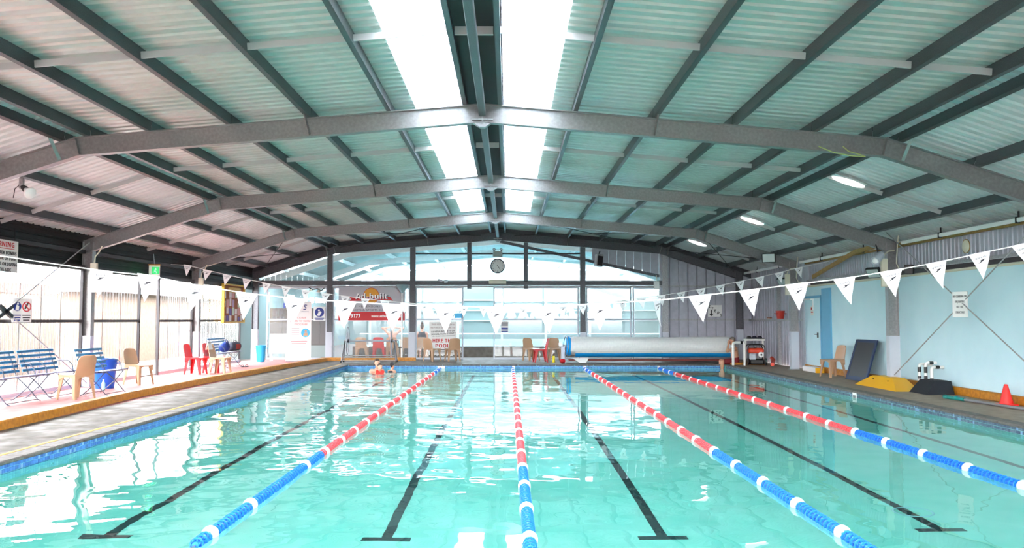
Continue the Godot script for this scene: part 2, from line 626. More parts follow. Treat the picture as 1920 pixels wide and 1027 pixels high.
func build_frames():
	var line := [Vector2(0, 4.40), Vector2(5.78, 3.91), Vector2(8.72, 2.959)]
	var n0 := Vector2(0, 1)
	var d1: Vector2 = (line[1] - line[0]).normalized()
	var d2: Vector2 = (line[2] - line[1]).normalized()
	var m := (Vector2(-d1.y, d1.x) + Vector2(-d2.y, d2.x)).normalized()
	m = m / m.dot(Vector2(-d1.y, d1.x))
	var norms := [n0 / n0.dot(Vector2(-d1.y, d1.x)), m, n0 / n0.dot(Vector2(-d2.y, d2.x))]
	var rb := mb()
	sweep(rb, line, norms, 0.0, 0.013, -0.065, 0.065)
	sweep(rb, line, norms, 0.013, 0.257, -0.006, 0.006)
	sweep(rb, line, norms, 0.257, 0.27, -0.065, 0.065)
	var right := rb.mesh()
	var mir := []
	for p in line:
		mir.append(Vector2(-p.x, p.y))
	var nm := []
	for p in norms:
		nm.append(Vector2(-p.x, p.y))
	var lb := mb()
	sweep(lb, mir, nm, 0.0, 0.013, -0.065, 0.065)
	sweep(lb, mir, nm, 0.013, 0.257, -0.006, 0.006)
	sweep(lb, mir, nm, 0.257, 0.27, -0.065, 0.065)
	var left := lb.mesh()
	var gusset := mb().box(Vector3(0, 4.44, 0), Vector3(0.30, 0.018, 0.12)).box(Vector3(0, 4.50, 0.0), Vector3(0.02, 0.24, 0.13)).prism([Vector2(-0.15, 4.40), Vector2(0.15, 4.40), Vector2(0.04, 4.33), Vector2(-0.04, 4.33)], 0.10)
	var gm := gusset.mesh()
	var kp := mb()
	for s in [1.0]:
		kp.bar(Vector3(5.78, 3.905, 0), Vector3(5.855, 4.19, 0), 0.125, 0.014, Vector3(1, 0, 0))
	var kpr := kp.mesh()
	var kpl := mb().bar(Vector3(-5.78, 3.905, 0), Vector3(-5.855, 4.19, 0), 0.125, 0.014, Vector3(1, 0, 0)).mesh()
	for i in FR.size():
		var f := room("portal_frame", ["steel portal frame against the glazed gable at the far end", "third steel portal frame from the camera, by the notice board", "second steel portal frame from the camera, ending at the blue wall post", "nearest steel portal frame whose whole rafter shows above the flags", "steel portal frame above the camera out of view", "steel portal frame behind the camera out of view"][i], Vector3(RX, 0, FR[i]), "frame")
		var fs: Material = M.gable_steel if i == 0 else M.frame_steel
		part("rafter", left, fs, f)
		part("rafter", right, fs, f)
		part("apex_plate", gm, M.galvanised, f)
		part("knee_plate", kpl, M.frame_steel, f)
		part("knee_plate", kpr, M.frame_steel, f)
		for s in [-1.0, 1.0]:
			var top := 3.22
			var cb := mb()
			cb.box(Vector3(s * 8.506, (top + DK) * 0.5, 0), Vector3(0.012, top - DK, 0.15))
			cb.box(Vector3(s * 8.714, (top + DK) * 0.5, 0), Vector3(0.012, top - DK, 0.15))
			cb.box(Vector3(s * 8.61, (top + DK) * 0.5, 0), Vector3(0.2, top - DK, 0.01))
			cb.box(Vector3(s * 8.61, DK + 0.008, 0), Vector3(0.3, 0.016, 0.24))
			var cm := cb.mesh()
			part("column", cm, fs, f)
			# the lower part of every column is painted pale
			var sl := mb()
			sl.box(Vector3(s * 8.61, DK + 0.55, 0), Vector3(0.226, 1.07, 0.158))
			part("column_base", sl.mesh(), M.pale_paint, f)
			# fly braces from the purlins down to the rafter's lower flange
			for r in [2.48, 6.05]:
				var pb := mb().bar(Vector3(s * (r + 0.02), sheet_y(r) - 0.12, 0.34), Vector3(s * (r + 0.0), rafter_y(r) + 0.02, 0.06), 0.045, 0.008, Vector3(0, 1, 1))
				part("fly_brace", pb.mesh(), M.frame_steel, f)


# ---------------------------------------------------------------- pool

func build_pool():
	var p := room("pool_floor", "turquoise painted pool basin with black lane lines and a blue mosaic waterline", Vector3.ZERO, "pool")
	part("floor_slab", mb().box(Vector3((PX0 + PX1) * 0.5, -DEPTH - 0.1, (PZ0 + PZ1) * 0.5), Vector3(PX1 - PX0 + 0.4, 0.2, PZ1 - PZ0 + 0.4)).mesh(), M.pool_paint, p)
	var hgt := DEPTH + DK - 0.02
	var yc := -DEPTH + hgt * 0.5
	part("basin_wall", mb().box(Vector3(PX0 - 0.1, yc, (PZ0 + PZ1) * 0.5), Vector3(0.2, hgt, PZ1 - PZ0 + 0.4)).mesh(), M.pool_paint, p)
	part("basin_wall", mb().box(Vector3(PX1 + 0.1, yc, (PZ0 + PZ1) * 0.5), Vector3(0.2, hgt, PZ1 - PZ0 + 0.4)).mesh(), M.pool_paint, p)
	part("basin_wall", mb().box(Vector3((PX0 + PX1) * 0.5, yc, PZ0 - 0.1), Vector3(PX1 - PX0, hgt, 0.2)).mesh(), M.pool_paint, p)
	part("basin_wall", mb().box(Vector3((PX0 + PX1) * 0.5, yc, PZ1 + 0.1), Vector3(PX1 - PX0, hgt, 0.2)).mesh(), M.pool_paint, p)
	# lane lines, each ending in a short cross bar
	for l in [[-3.35, -7.17, 0.09], [-1.02, -7.17, 0.09], [1.30, -7.2, 0.09], [3.70, -7.33, 0.09], [6.02, -6.6, 0.09]]:
		var b := mb()
		b.box(Vector3(l[0], -DEPTH + 0.003, (l[1] - 25.0) * 0.5), Vector3(l[2], 0.006, 25.0 + l[1]))
		b.box(Vector3(l[0], -DEPTH + 0.004, l[1] + 0.03), Vector3(0.41, 0.008, 0.09))
		part("lane_line", b.mesh(), M.lane_black, p)
	tiles(p)
	# the water
	var st := 0.06
	var nx := int((PX1 - PX0) / st) + 1
	var nz := int((PZ1 - PZ0) / st) + 1
	var wv := []
	rng.seed = 21
	for i in 18:
		var lam := 0.22 * pow(1.16, i)
		var an := rng.randf_range(-1.2, 1.2) + (PI / 2 if i % 3 else 0.0)
		var k := TAU / lam
		wv.append([k * cos(an), k * sin(an), rng.randf() * TAU, WAVE * (0.8 + 0.5 * rng.randf())])
	var vs := PackedVector3Array()
	var ns := PackedVector3Array()
	var ix := PackedInt32Array()
	for j in nz:
		var z := lerpf(PZ0, PZ1, float(j) / (nz - 1))
		for i in nx:
			var x := lerpf(PX0, PX1, float(i) / (nx - 1))
			var am := lerpf(1.0, 0.22, smoothstep(-3.5, 2.0, x + 0.12 * (z + 12.0)))
			var h := 0.0
			var gx := 0.0
			var gz := 0.0
			for q in wv:
				var ph: float = q[0] * x + q[1] * z + q[2]
				var a: float = q[3] * am
				var kl := sqrt(q[0] * q[0] + q[1] * q[1])
				h += a / kl * sin(ph)
				var cc := a / kl * cos(ph)
				gx += q[0] * cc
				gz += q[1] * cc
			vs.append(Vector3(x, h, z))
			ns.append(Vector3(-gx, 1, -gz).normalized())
	for j in nz - 1:
		for i in nx - 1:
			var a := j * nx + i
			ix.append_array([a, a + 1, a + nx + 1, a, a + nx + 1, a + nx])
	var ar := []
	ar.resize(Mesh.ARRAY_MAX)
	ar[Mesh.ARRAY_VERTEX] = vs
	ar[Mesh.ARRAY_NORMAL] = ns
	ar[Mesh.ARRAY_INDEX] = ix
	var wm := ArrayMesh.new()
	wm.add_surface_from_arrays(Mesh.PRIMITIVE_TRIANGLES, ar)
	var wo := part("water", wm, M.water, self)
	tag(wo, "clear turquoise pool water with gentle ripples reflecting the hall", "water", "", "structure")

const WAVE := 0.0055


func tiles(p: Node3D):
	var t := 0.047
	var mm := MultiMesh.new()
	mm.transform_format = MultiMesh.TRANSFORM_3D
	mm.use_colors = true
	mm.mesh = mb().box(Vector3.ZERO, Vector3(t - 0.005, t - 0.005, 0.012), Basis(), 0.002).mesh()
	var xf := []
	var cl := []
	rng.seed = 5
	for row in 3:
		var y := 0.075 - row * t
		for k in int((PZ1 - PZ0) / t):
			for s in [0, 1]:
				xf.append(Transform3D(Basis(Vector3.UP, PI / 2), Vector3(PX0 + 0.004 if s == 0 else PX1 - 0.004, y, PZ0 + t * (k + 0.5))))
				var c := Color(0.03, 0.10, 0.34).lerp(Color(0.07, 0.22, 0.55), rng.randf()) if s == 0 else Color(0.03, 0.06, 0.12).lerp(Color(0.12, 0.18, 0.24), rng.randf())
				if rng.randf() < 0.06: c = Color(0.20, 0.34, 0.55)
				cl.append(c)
		for k in int((PX1 - PX0) / t):
			for s in [0, 1]:
				xf.append(Transform3D(Basis(), Vector3(PX0 + t * (k + 0.5), y, PZ0 + 0.004 if s == 0 else PZ1 - 0.004)))
				cl.append(Color(0.03, 0.12, 0.42).lerp(Color(0.10, 0.30, 0.66), rng.randf()))
	mm.instance_count = xf.size()
	for i in xf.size():
		mm.set_instance_transform(i, xf[i])
		mm.set_instance_color(i, cl[i])
	var o := MultiMeshInstance3D.new()
	o.name = "waterline_tiles"
	o.multimesh = mm
	var m := plain("mosaic", Color.WHITE, 0.45)
	m.vertex_color_use_as_albedo = true
	o.material_override = m
	o.set_meta("kind", "stuff")
	p.add_child(o, true)


# ---------------------------------------------------------------- decks

func build_decks():
	var f := room("floor", "grey concrete pool surround with a pink deck along the translucent wall", Vector3.ZERO, "floor")
	part("side_walkway", mb().box(Vector3((PX0 - 0.2 - 6.62) * 0.5, DK - 0.06, (ZF + ZN) * 0.5), Vector3(6.62 + PX0 - 0.2, 0.12, ZN - ZF)).mesh(), M.concrete, f)
	part("pink_deck", mb().box(Vector3((-6.62 + WL) * 0.5, DK - 0.055, (ZF + ZN) * 0.5), Vector3(-6.62 - WL, 0.11, ZN - ZF)).mesh(), M.pink_deck, f)
	part("side_walkway", mb().box(Vector3((PX1 + 0.2 + WR) * 0.5, DK - 0.06, (ZF + ZN) * 0.5), Vector3(WR - PX1 - 0.2, 0.12, ZN - ZF)).mesh(), M.brown_concrete, f)
	part("end_deck", mb().box(Vector3((PX0 + PX1) * 0.5, DK - 0.06, (ZF + PZ0 - 0.2) * 0.5), Vector3(PX1 - PX0 + 0.4, 0.12, PZ0 - 0.2 - ZF)).mesh(), M.concrete, f)
	part("end_deck", mb().box(Vector3((PX0 + PX1) * 0.5, DK - 0.06, (ZN + PZ1 + 0.2) * 0.5), Vector3(PX1 - PX0 + 0.4, 0.12, ZN - PZ1 - 0.2)).mesh(), M.concrete, f)
	# coping stones, a rounded lip over the tiles
	var cp := 0.6
	var stone := mb().box(Vector3.ZERO, Vector3(0.24, 0.045, cp - 0.008), Basis(), 0.012).mesh()
	for s in [0, 1]:
		var x := PX0 - 0.095 if s == 0 else PX1 + 0.095
		for k in int((PZ1 - PZ0) / cp):
			part("coping_stone", stone, M.coping, f, Vector3(x, DK - 0.018, PZ0 + cp * (k + 0.5)))
	for s in [0, 1]:
		var z := PZ0 - 0.095 if s == 0 else PZ1 + 0.095
		for k in 20:
			var o := part("coping_stone", stone, M.coping, f, Vector3(PX0 + 0.03 + cp * (k + 0.5), DK - 0.018, z))
			o.rotation.y = PI / 2
	part("painted_line", mb().box(Vector3(-5.37, DK + 0.002, (PZ0 - 0.3 + PZ1) * 0.5), Vector3(0.055, 0.004, PZ1 - PZ0 + 0.3)).mesh(), M.yellow_line, f)
	# the yellow kerb between walkway and deck, a little crooked, then along the far end
	var k1 := mb()
	var pts := [Vector3(-6.66, DK, 2.5), Vector3(-6.60, DK, -8.0), Vector3(-6.62, DK, -11.0), Vector3(-6.90, DK, -15.5), Vector3(-6.86, DK, -19.5), Vector3(-6.60, DK, -25.2), Vector3(-6.35, DK, -29.2)]
	var rows := []
	for i in pts.size():
		var t: Vector3 = (pts[mini(i + 1, pts.size() - 1)] - pts[maxi(i - 1, 0)]).normalized()
		var sd := t.cross(Vector3.UP)
		rows.append([pts[i] + sd * 0.075, pts[i] + sd * 0.075 + Vector3(0, 0.11, 0), pts[i] + sd * 0.06 + Vector3(0, 0.125, 0), pts[i] - sd * 0.06 + Vector3(0, 0.125, 0), pts[i] - sd * 0.075 + Vector3(0, 0.11, 0), pts[i] - sd * 0.075])
	for i in rows.size() - 1:
		for j in 5:
			var md: Vector3 = (pts[i] + pts[i + 1]) * 0.5 + Vector3(0, 0.03, 0)
			var a: Vector3 = rows[i][j]
			k1.quad(rows[i][j], rows[i][j + 1], rows[i + 1][j + 1], rows[i + 1][j], (rows[i][j] + rows[i + 1][j + 1]) * 0.5 - md)
	var ko := part("kerb", k1.mesh(), M.yellow_kerb, self)
	tag(ko, "low ochre yellow kerb between the pink deck and the grey walkway", "kerb", "", "structure")
	var k2 := part("kerb_001", mb().box(Vector3((-6.35 - 3.2) * 0.5, DK + 0.06, -29.32), Vector3(3.15, 0.12, 0.16), Basis(), 0.015).mesh(), M.yellow_kerb, self)
	tag(k2, "ochre yellow kerb along the far glazing behind the empty reel", "kerb", "", "structure")


# ---------------------------------------------------------------- left wall: clear corrugated sheets in a steel frame

func clear_sheet(parent: Node3D, m: Material, z0: float, z1: float, y0: float, y1: float, x: float):
	var w := 0.75
	var count := maxi(1, int(round((z1 - z0) / w)))
	w = (z1 - z0) / count
	var sh := corrugated(y1 - y0, w - 0.006, (w - 0.006) / 6.0, 0.045, 0.02, 0.018, 0.0)
	var rb := mb()
	for k in 6:
		rb.box(Vector3((y1 - y0) * 0.5, 0.012, (k - 2.5) * (w - 0.006) / 6.0), Vector3(y1 - y0, 0.006, 0.011))
	rb.box(Vector3((y1 - y0) * 0.5, 0.004, w * 0.5), Vector3(y1 - y0, 0.006, 0.03))
	var ribs := rb.mesh()
	for i in count:
		var tf := Basis(Vector3(0, 1, 0), Vector3(-1, 0, 0), Vector3(0, 0, 1))
		var p := part("clear_panel", sh, m, parent)
		put(p, tf, Vector3(x, y0, z0 + w * (i + 0.5)))
		part("sheet_rib", ribs, M.rib_plastic, p)


func build_left_wall():
	var wl := room("wall_left", "long wall of clear corrugated plastic sheets in a dark steel frame", Vector3.ZERO, "wall")
	var ends := [-30.0, -24.3, -18.05, -12.05, -6.0, 0.0, 2.6]
	for i in 6:
		var a: float = ends[i] + 0.09
		var b: float = ends[i + 1] - 0.09
		var spans := [[a, b]]
		if i == 1: spans = [[a, -21.9], [-20.75, b]]
		if i == 0: spans = [[-28.55, b]]
		for s in spans:
			clear_sheet(wl, M.dusty_plastic if i == 0 else M.clear_plastic, s[0], s[1], DK + 0.02, 2.62, WL)
			part("wall_rail", mb().box(Vector3(WL + 0.05, 1.53, (s[0] + s[1]) * 0.5), Vector3(0.06, 0.06, s[1] - s[0])).mesh(), M.dark_steel, wl)
			part("wall_rail", mb().box(Vector3(WL + 0.05, DK + 0.05, (s[0] + s[1]) * 0.5), Vector3(0.05, 0.08, s[1] - s[0])).mesh(), M.pale_paint, wl)
			for z in s:
				part("wall_post", mb().box(Vector3(WL + 0.05, 1.37, z), Vector3(0.06, 2.5, 0.05)).mesh(), M.dark_steel, wl)
		part("head_beam", mb().box(Vector3(WL + 0.05, 2.66, (a + b) * 0.5), Vector3(0.12, 0.10, b - a)).mesh(), M.dark_steel, wl)
		part("head_beam", mb().box(Vector3(WL + 0.06, 3.0, (a + b) * 0.5), Vector3(0.10, 0.08, b - a)).mesh(), M.dark_steel, wl)
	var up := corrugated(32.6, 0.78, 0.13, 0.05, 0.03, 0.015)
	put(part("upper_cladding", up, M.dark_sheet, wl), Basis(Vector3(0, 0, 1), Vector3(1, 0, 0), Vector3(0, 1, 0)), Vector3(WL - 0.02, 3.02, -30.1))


# ---------------------------------------------------------------- right wall: blue painted boards, grey sheets at the far end and under the eave

func build_right_wall():
	var w := room("wall_right", "pale blue painted board wall with grey ribbed sheets above and at its far end", Vector3.ZERO, "wall")
	var zs := -24.4                                     # where blue boards give way to grey sheets
	part("blue_board", mb().box(Vector3(WR + 0.06, 1.26, (zs + ZN) * 0.5), Vector3(0.12, 2.5, ZN - zs)).mesh(), M.blue_wall, w)
	part("top_trim", mb().box(Vector3(WR + 0.03, 2.51, (zs + ZN) * 0.5), Vector3(0.14, 0.05, ZN - zs), Basis(), 0.01).mesh(), M.cream_paint, w)
	# grey sheets under the eave, with a slot of daylight left above the blue boards
	var up := corrugated(0.72, 1.16, 0.145, 0.035, 0.015, 0.02)
	var k := 0
	var z := zs
	while z < ZN - 0.5:
		put(part("eave_sheet", up, M.grey_sheet, w), Basis(Vector3(0, 1, 0), Vector3(-1, 0, 0), Vector3(0, 0, 1)), Vector3(WR + 0.10, 2.64, z + 0.58))
		z += 1.16
	part("wall_rail", mb().box(Vector3(WR + 0.05, 2.67, (zs + ZN) * 0.5), Vector3(0.08, 0.06, ZN - zs)).mesh(), M.galvanised, w)
	part("eave_beam", mb().box(Vector3(WR + 0.0, 3.20, (zs + ZN) * 0.5), Vector3(0.07, 0.09, ZN - zs)).mesh(), M.ochre_beam, w)
	# far end: grey sheets from floor to eave
	var full := corrugated(3.2, 1.07, 0.267, 0.05, 0.025, 0.02)
	for i in 6:
		put(part("wall_sheet", full, M.grey_sheet, w), Basis(Vector3(0, 1, 0), Vector3(-1, 0, 0), Vector3(0, 0, 1)), Vector3(WR + 0.08, DK, zs - 0.535 - 1.07 * i))
	for y in [1.55, 2.62]:
		part("wall_rail", mb().box(Vector3(WR + 0.03, y, (zs + ZF) * 0.5), Vector3(0.10, 0.06, zs - ZF)).mesh(), M.galvanised, w)
	part("wall_post", mb().box(Vector3(WR + 0.03, 1.78, zs), Vector3(0.20, 3.3, 0.14)).mesh(), M.pale_paint, w)
	part("wall_post", mb().box(Vector3(WR + 0.02, 1.35, -26.9), Vector3(0.10, 2.5, 0.10)).mesh(), M.galvanised, w)
	part("flashing", mb().box(Vector3(WR + 0.14, 2.59, (zs + ZN) * 0.5), Vector3(0.02, 0.13, ZN - zs)).mesh(), M.dark_steel, w)
	part("outer_cladding", mb().box(Vector3(WR + 0.20, 3.05, (zs + ZN) * 0.5), Vector3(0.03, 0.75, ZN - zs)).mesh(), M.grey_sheet, w)


func build_near_wall():
	var w := room("wall_near", "open steel framed glazing of the near end behind the camera", Vector3.ZERO, "wall")
	part("wall_sheet", mb().box(Vector3(RX, 0.3, ZN), Vector3(18.4, 0.5, 0.1)).mesh(), M.grey_sheet, w)
	part("clear_panel", mb().prism([Vector2(-9.1, 0.5), Vector2(9.1, 0.5), Vector2(9.1, 3.3), Vector2(5.866, 4.33), Vector2(0, 4.83), Vector2(-5.866, 4.33), Vector2(-9.1, 3.3)], 0.02, Transform3D(Basis(), Vector3(RX, 0, ZN))).mesh(), M.clear_plastic, w)
	for x in [-6.4, -3.4, -0.4, 2.6, 5.6]:
		part("gable_post", mb().box(Vector3(x, (sheet_y(x - RX) + DK) * 0.5, ZN), Vector3(0.18, sheet_y(x - RX) - DK, 0.14)).mesh(), M.frame_steel, w)
	part("transom", mb().box(Vector3(RX, 2.8, ZN), Vector3(18.0, 0.14, 0.12)).mesh(), M.frame_steel, w)


# ---------------------------------------------------------------- far wall: glazed gable with another hall behind it

func build_far_wall():
	var w := room("wall_far", "glazed gable wall in a dark steel frame with grey ribbed sheets at its right", Vector3.ZERO, "wall")
	var z := ZF
	# mullions
	for x in [-6.36, -3.41, 2.66]:
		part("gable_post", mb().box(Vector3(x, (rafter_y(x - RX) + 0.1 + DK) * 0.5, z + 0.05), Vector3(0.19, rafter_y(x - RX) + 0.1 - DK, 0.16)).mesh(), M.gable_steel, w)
		part("post_base", mb().box(Vector3(x, 0.62, z + 0.06), Vector3(0.20, 0.99, 0.165)).mesh(), M.pale_paint, w)
	for x in [-1.39, 0.63]:
		part("gable_post", mb().box(Vector3(x, (rafter_y(x - RX) + 0.1 + 2.66) * 0.5, z + 0.05), Vector3(0.15, rafter_y(x - RX) + 0.1 - 2.66, 0.14)).mesh(), M.gable_steel, w)
	part("gable_post", mb().box(Vector3(5.6, (rafter_y(5.9) + 0.1 + DK) * 0.5, z + 0.06), Vector3(0.2, rafter_y(5.9) + 0.1 - DK, 0.16)).mesh(), M.galvanised, w)
	part("post_base", mb().box(Vector3(5.6, 0.62, z + 0.07), Vector3(0.21, 0.99, 0.165)).mesh(), M.pale_paint, w)
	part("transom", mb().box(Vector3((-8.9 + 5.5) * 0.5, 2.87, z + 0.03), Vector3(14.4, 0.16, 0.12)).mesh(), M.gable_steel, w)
	part("transom", mb().box(Vector3((-8.9 + 5.5) * 0.5, 2.745, z + 0.05), Vector3(14.4, 0.06, 0.10)).mesh(), M.galvanised, w)
	part("gable_rail", mb().box(Vector3((-3.4 + 2.66) * 0.5, 3.92, z + 0.03), Vector3(6.0, 0.055, 0.06)).mesh(), M.dark_steel, w)
	# gable glazing: clear corrugated sheets
	var x0 := -8.9
	while x0 < 5.3:
		var x1 := minf(x0 + 0.78, 5.5)
		var t0 := rafter_y(x0 - RX) + 0.2
		var t1 := rafter_y(x1 - RX) + 0.2
		var b := mb()
		var cnt := 4
		for i in cnt:
			var xa := lerpf(x0, x1, float(i) / cnt)
			var xb := lerpf(x0, x1, (i + 1.0) / cnt)
			var ta := lerpf(t0, t1, float(i) / cnt)
			var tb := lerpf(t0, t1, (i + 1.0) / cnt)
			var xm := lerpf(xa, xb, 0.75)
			var tm := lerpf(ta, tb, 0.75)
			b.quad(Vector3(xa, 2.94, z), Vector3(xm, 2.94, z), Vector3(xm, tm, z), Vector3(xa, ta, z), Vector3(0, 0, 1))
			var xn := (xm + xb) * 0.5
			b.quad(Vector3(xm, 2.94, z), Vector3(xn, 2.94, z - 0.02), Vector3(xn, (tm + tb) * 0.5, z - 0.02), Vector3(xm, tm, z), Vector3(0, 0, 1))
			b.quad(Vector3(xn, 2.94, z - 0.02), Vector3(xb, 2.94, z), Vector3(xb, tb, z), Vector3(xn, (tm + tb) * 0.5, z - 0.02), Vector3(0, 0, 1))
		part("gable_panel", b.mesh(), M.dusty_plastic, w)
		x0 += 0.78
	part("gable_brace", mb().bar(Vector3(-0.3, 4.36, z + 0.02), Vector3(5.4, 3.12, z + 0.02), 0.05, 0.10).mesh(), M.gable_steel, w)
	var cl := []
	for r in [-9.2, -5.866, 0.0, 5.866, 9.2]:
		cl.append(Vector2(r + RX, sheet_y(r) + 0.04))
	for r in [9.2, 5.78, 0.0, -5.78, -9.2]:
		cl.append(Vector2(r + RX, rafter_y(r) + 0.19))
	part("gable_closure", mb().prism(cl, 0.03, Transform3D(Basis(), Vector3(0, 0, z + 0.02))).mesh(), M.gable_steel, w)
	# grey sheets from the last post to the corner
	var sh := mb()
	var n := 10
	for i in n:
		var xa := lerpf(5.45, 8.75, float(i) / n)
		var xb := lerpf(5.45, 8.75, (i + 1.0) / n)
		var ta := minf(rafter_y(xa - RX), rafter_y(xb - RX)) + 0.42
		var b := mb()
		b.box(Vector3((xa + xb) * 0.5, (ta + DK) * 0.5, z - 0.03), Vector3(xb - xa - 0.028, ta - DK, 0.03), Basis(), 0.004)
		b.box(Vector3((xa + xb) * 0.5, (ta + DK) * 0.5, z - 0.07), Vector3(xb - xa + 0.01, ta - DK, 0.03))
		part("wall_sheet", b.mesh(), M.grey_sheet, w)
	for i in 9:
		var xa := 3.0 + 0.3 * i
		var xb := xa + 0.29
		var ya := 4.36 - 0.2175 * (xb + 0.3) + 0.02
		var ta := rafter_y(xb - RX) + 0.2
		if ta > ya + 0.05:
			part("wall_sheet", mb().box(Vector3((xa + xb) * 0.5, (ta + ya) * 0.5, z + 0.03), Vector3(xb - xa, ta - ya, 0.03), Basis(), 0.004).mesh(), M.grey_sheet, w)
	for y in [1.56, 2.75]:
		part("wall_rail", mb().box(Vector3(7.15, y, z + 0.03), Vector3(2.9, 0.06, 0.08)).mesh(), M.galvanised, w)
	# windows: left bay, banner bay, sliding doors, right bay
	window("window", "clear sheet window bay behind the pull-up banner and the whiteboard", -8.62, -6.46, DK + 0.02, 2.72, 1.56, M.window_glass)
	window("window", "window bay behind the advertising banner and the empty reel", -6.26, -3.51, DK + 0.02, 2.72, 1.56, M.window_glass)
	window("window", "fixed glass panel beside the opening with the hire notice on it", -3.31, -1.60, DK + 0.02, 2.72, 1.56, M.window_glass)
	window("door", "wide glass sliding door behind the chairs in the middle of the far wall", -0.53, 2.52, DK + 0.02, 2.72, 1.56, M.window_glass)
	window("window", "reflecting window bay behind the rolled pool cover", 2.78, 4.40, DK + 0.02, 2.72, 1.56, M.window_glass)
	window("window", "narrow ribbed clear panel beside the grey sheets", 4.45, 5.45, DK + 0.02, 2.72, 1.56, M.dusty_plastic)


func window(called: String, label: String, x0: float, x1: float, y0: float, y1: float, ym: float, gm: Material):
	var o := room(called, label, Vector3((x0 + x1) * 0.5, y0, ZF + 0.02), called)
	var w := x1 - x0
	var h := y1 - y0
	var fr := mb()
	for s in [-1.0, 1.0]:
		fr.box(Vector3(s * (w * 0.5 - 0.025), h * 0.5, 0), Vector3(0.05, h, 0.06), Basis(), 0.006)
	fr.box(Vector3(0, 0.03, 0), Vector3(w - 0.1, 0.06, 0.06))
	fr.box(Vector3(0, h - 0.025, 0), Vector3(w - 0.1, 0.05, 0.06))
	part("window_frame", fr.mesh(), M.pale_paint, o)
	part("window_bar", mb().box(Vector3(0, ym - y0, 0), Vector3(w - 0.1, 0.05, 0.05)).mesh(), M.pale_paint, o)
	part("pane", mb().box(Vector3(0, (ym - y0) * 0.5, -0.005), Vector3(w - 0.1, ym - y0 - 0.08, 0.006)).mesh(), gm, o)
	part("pane", mb().box(Vector3(0, (ym - y0 + h) * 0.5, -0.005), Vector3(w - 0.1, h - ym + y0 - 0.08, 0.006)).mesh(), gm, o)


# ---------------------------------------------------------------- outside on the left, and the second hall behind the glazing

func build_outside():
	var g := part("ground", mb().box(Vector3(-24.6, -0.06, -14), Vector3(30.0, 0.3, 70)).mesh(), M.outdoor_concrete, self)
	tag(g, "pale concrete ground outside the clear sheet wall", "ground", "", "structure")
	var g2 := part("ground_001", mb().box(Vector3(19.0, -0.06, -14), Vector3(20.0, 0.3, 70)).mesh(), M.outdoor_concrete, self)
	tag(g2, "concrete ground behind the blue wall, out of view", "ground", "", "structure")
	var fw := thing("brick_fence", "cream brick fence with a reddish top course seen through the clear sheets", "fence", Vector3(-12.4, 0.05, -18))
	part("fence_wall", mb().box(Vector3(0, 1.1, 6.4), Vector3(0.22, 2.2, 22.8)).mesh(), M.cream_brick, fw)
	part("fence_cap", mb().box(Vector3(0, 2.3, 6.4), Vector3(0.26, 0.26, 22.8)).mesh(), M.red_brick, fw)
	var gf := thing("steel_fence", "dark grey vertical slat fence outside behind the bench with the bags", "fence", Vector3(-10.2, 0.09, -29.6))
	part("rail", mb().box(Vector3(-0.03, 0.35, 0), Vector3(0.03, 0.05, 5.0)).box(Vector3(-0.03, 1.1, 0), Vector3(0.03, 0.05, 5.0)).mesh(), M.fence_grey, gf)
	for k in 25:
		part("slat", mb().box(Vector3(0, 0.68, -2.4 + 0.2 * k), Vector3(0.02, 1.36, 0.14)).mesh(), M.fence_grey, gf)
	var sh := thing("outbuilding", "pale shed with a low roof outside beyond the deck", "building", Vector3(-15.5, 0.05, -33))
	part("shed_wall", mb().box(Vector3(0, 1.2, 0), Vector3(5, 2.4, 12)).mesh(), M.cream_brick, sh)
	part("shed_roof", mb().box(Vector3(0, 2.5, 0), Vector3(5.6, 0.2, 12.6)).mesh(), M.outdoor_grey, sh)


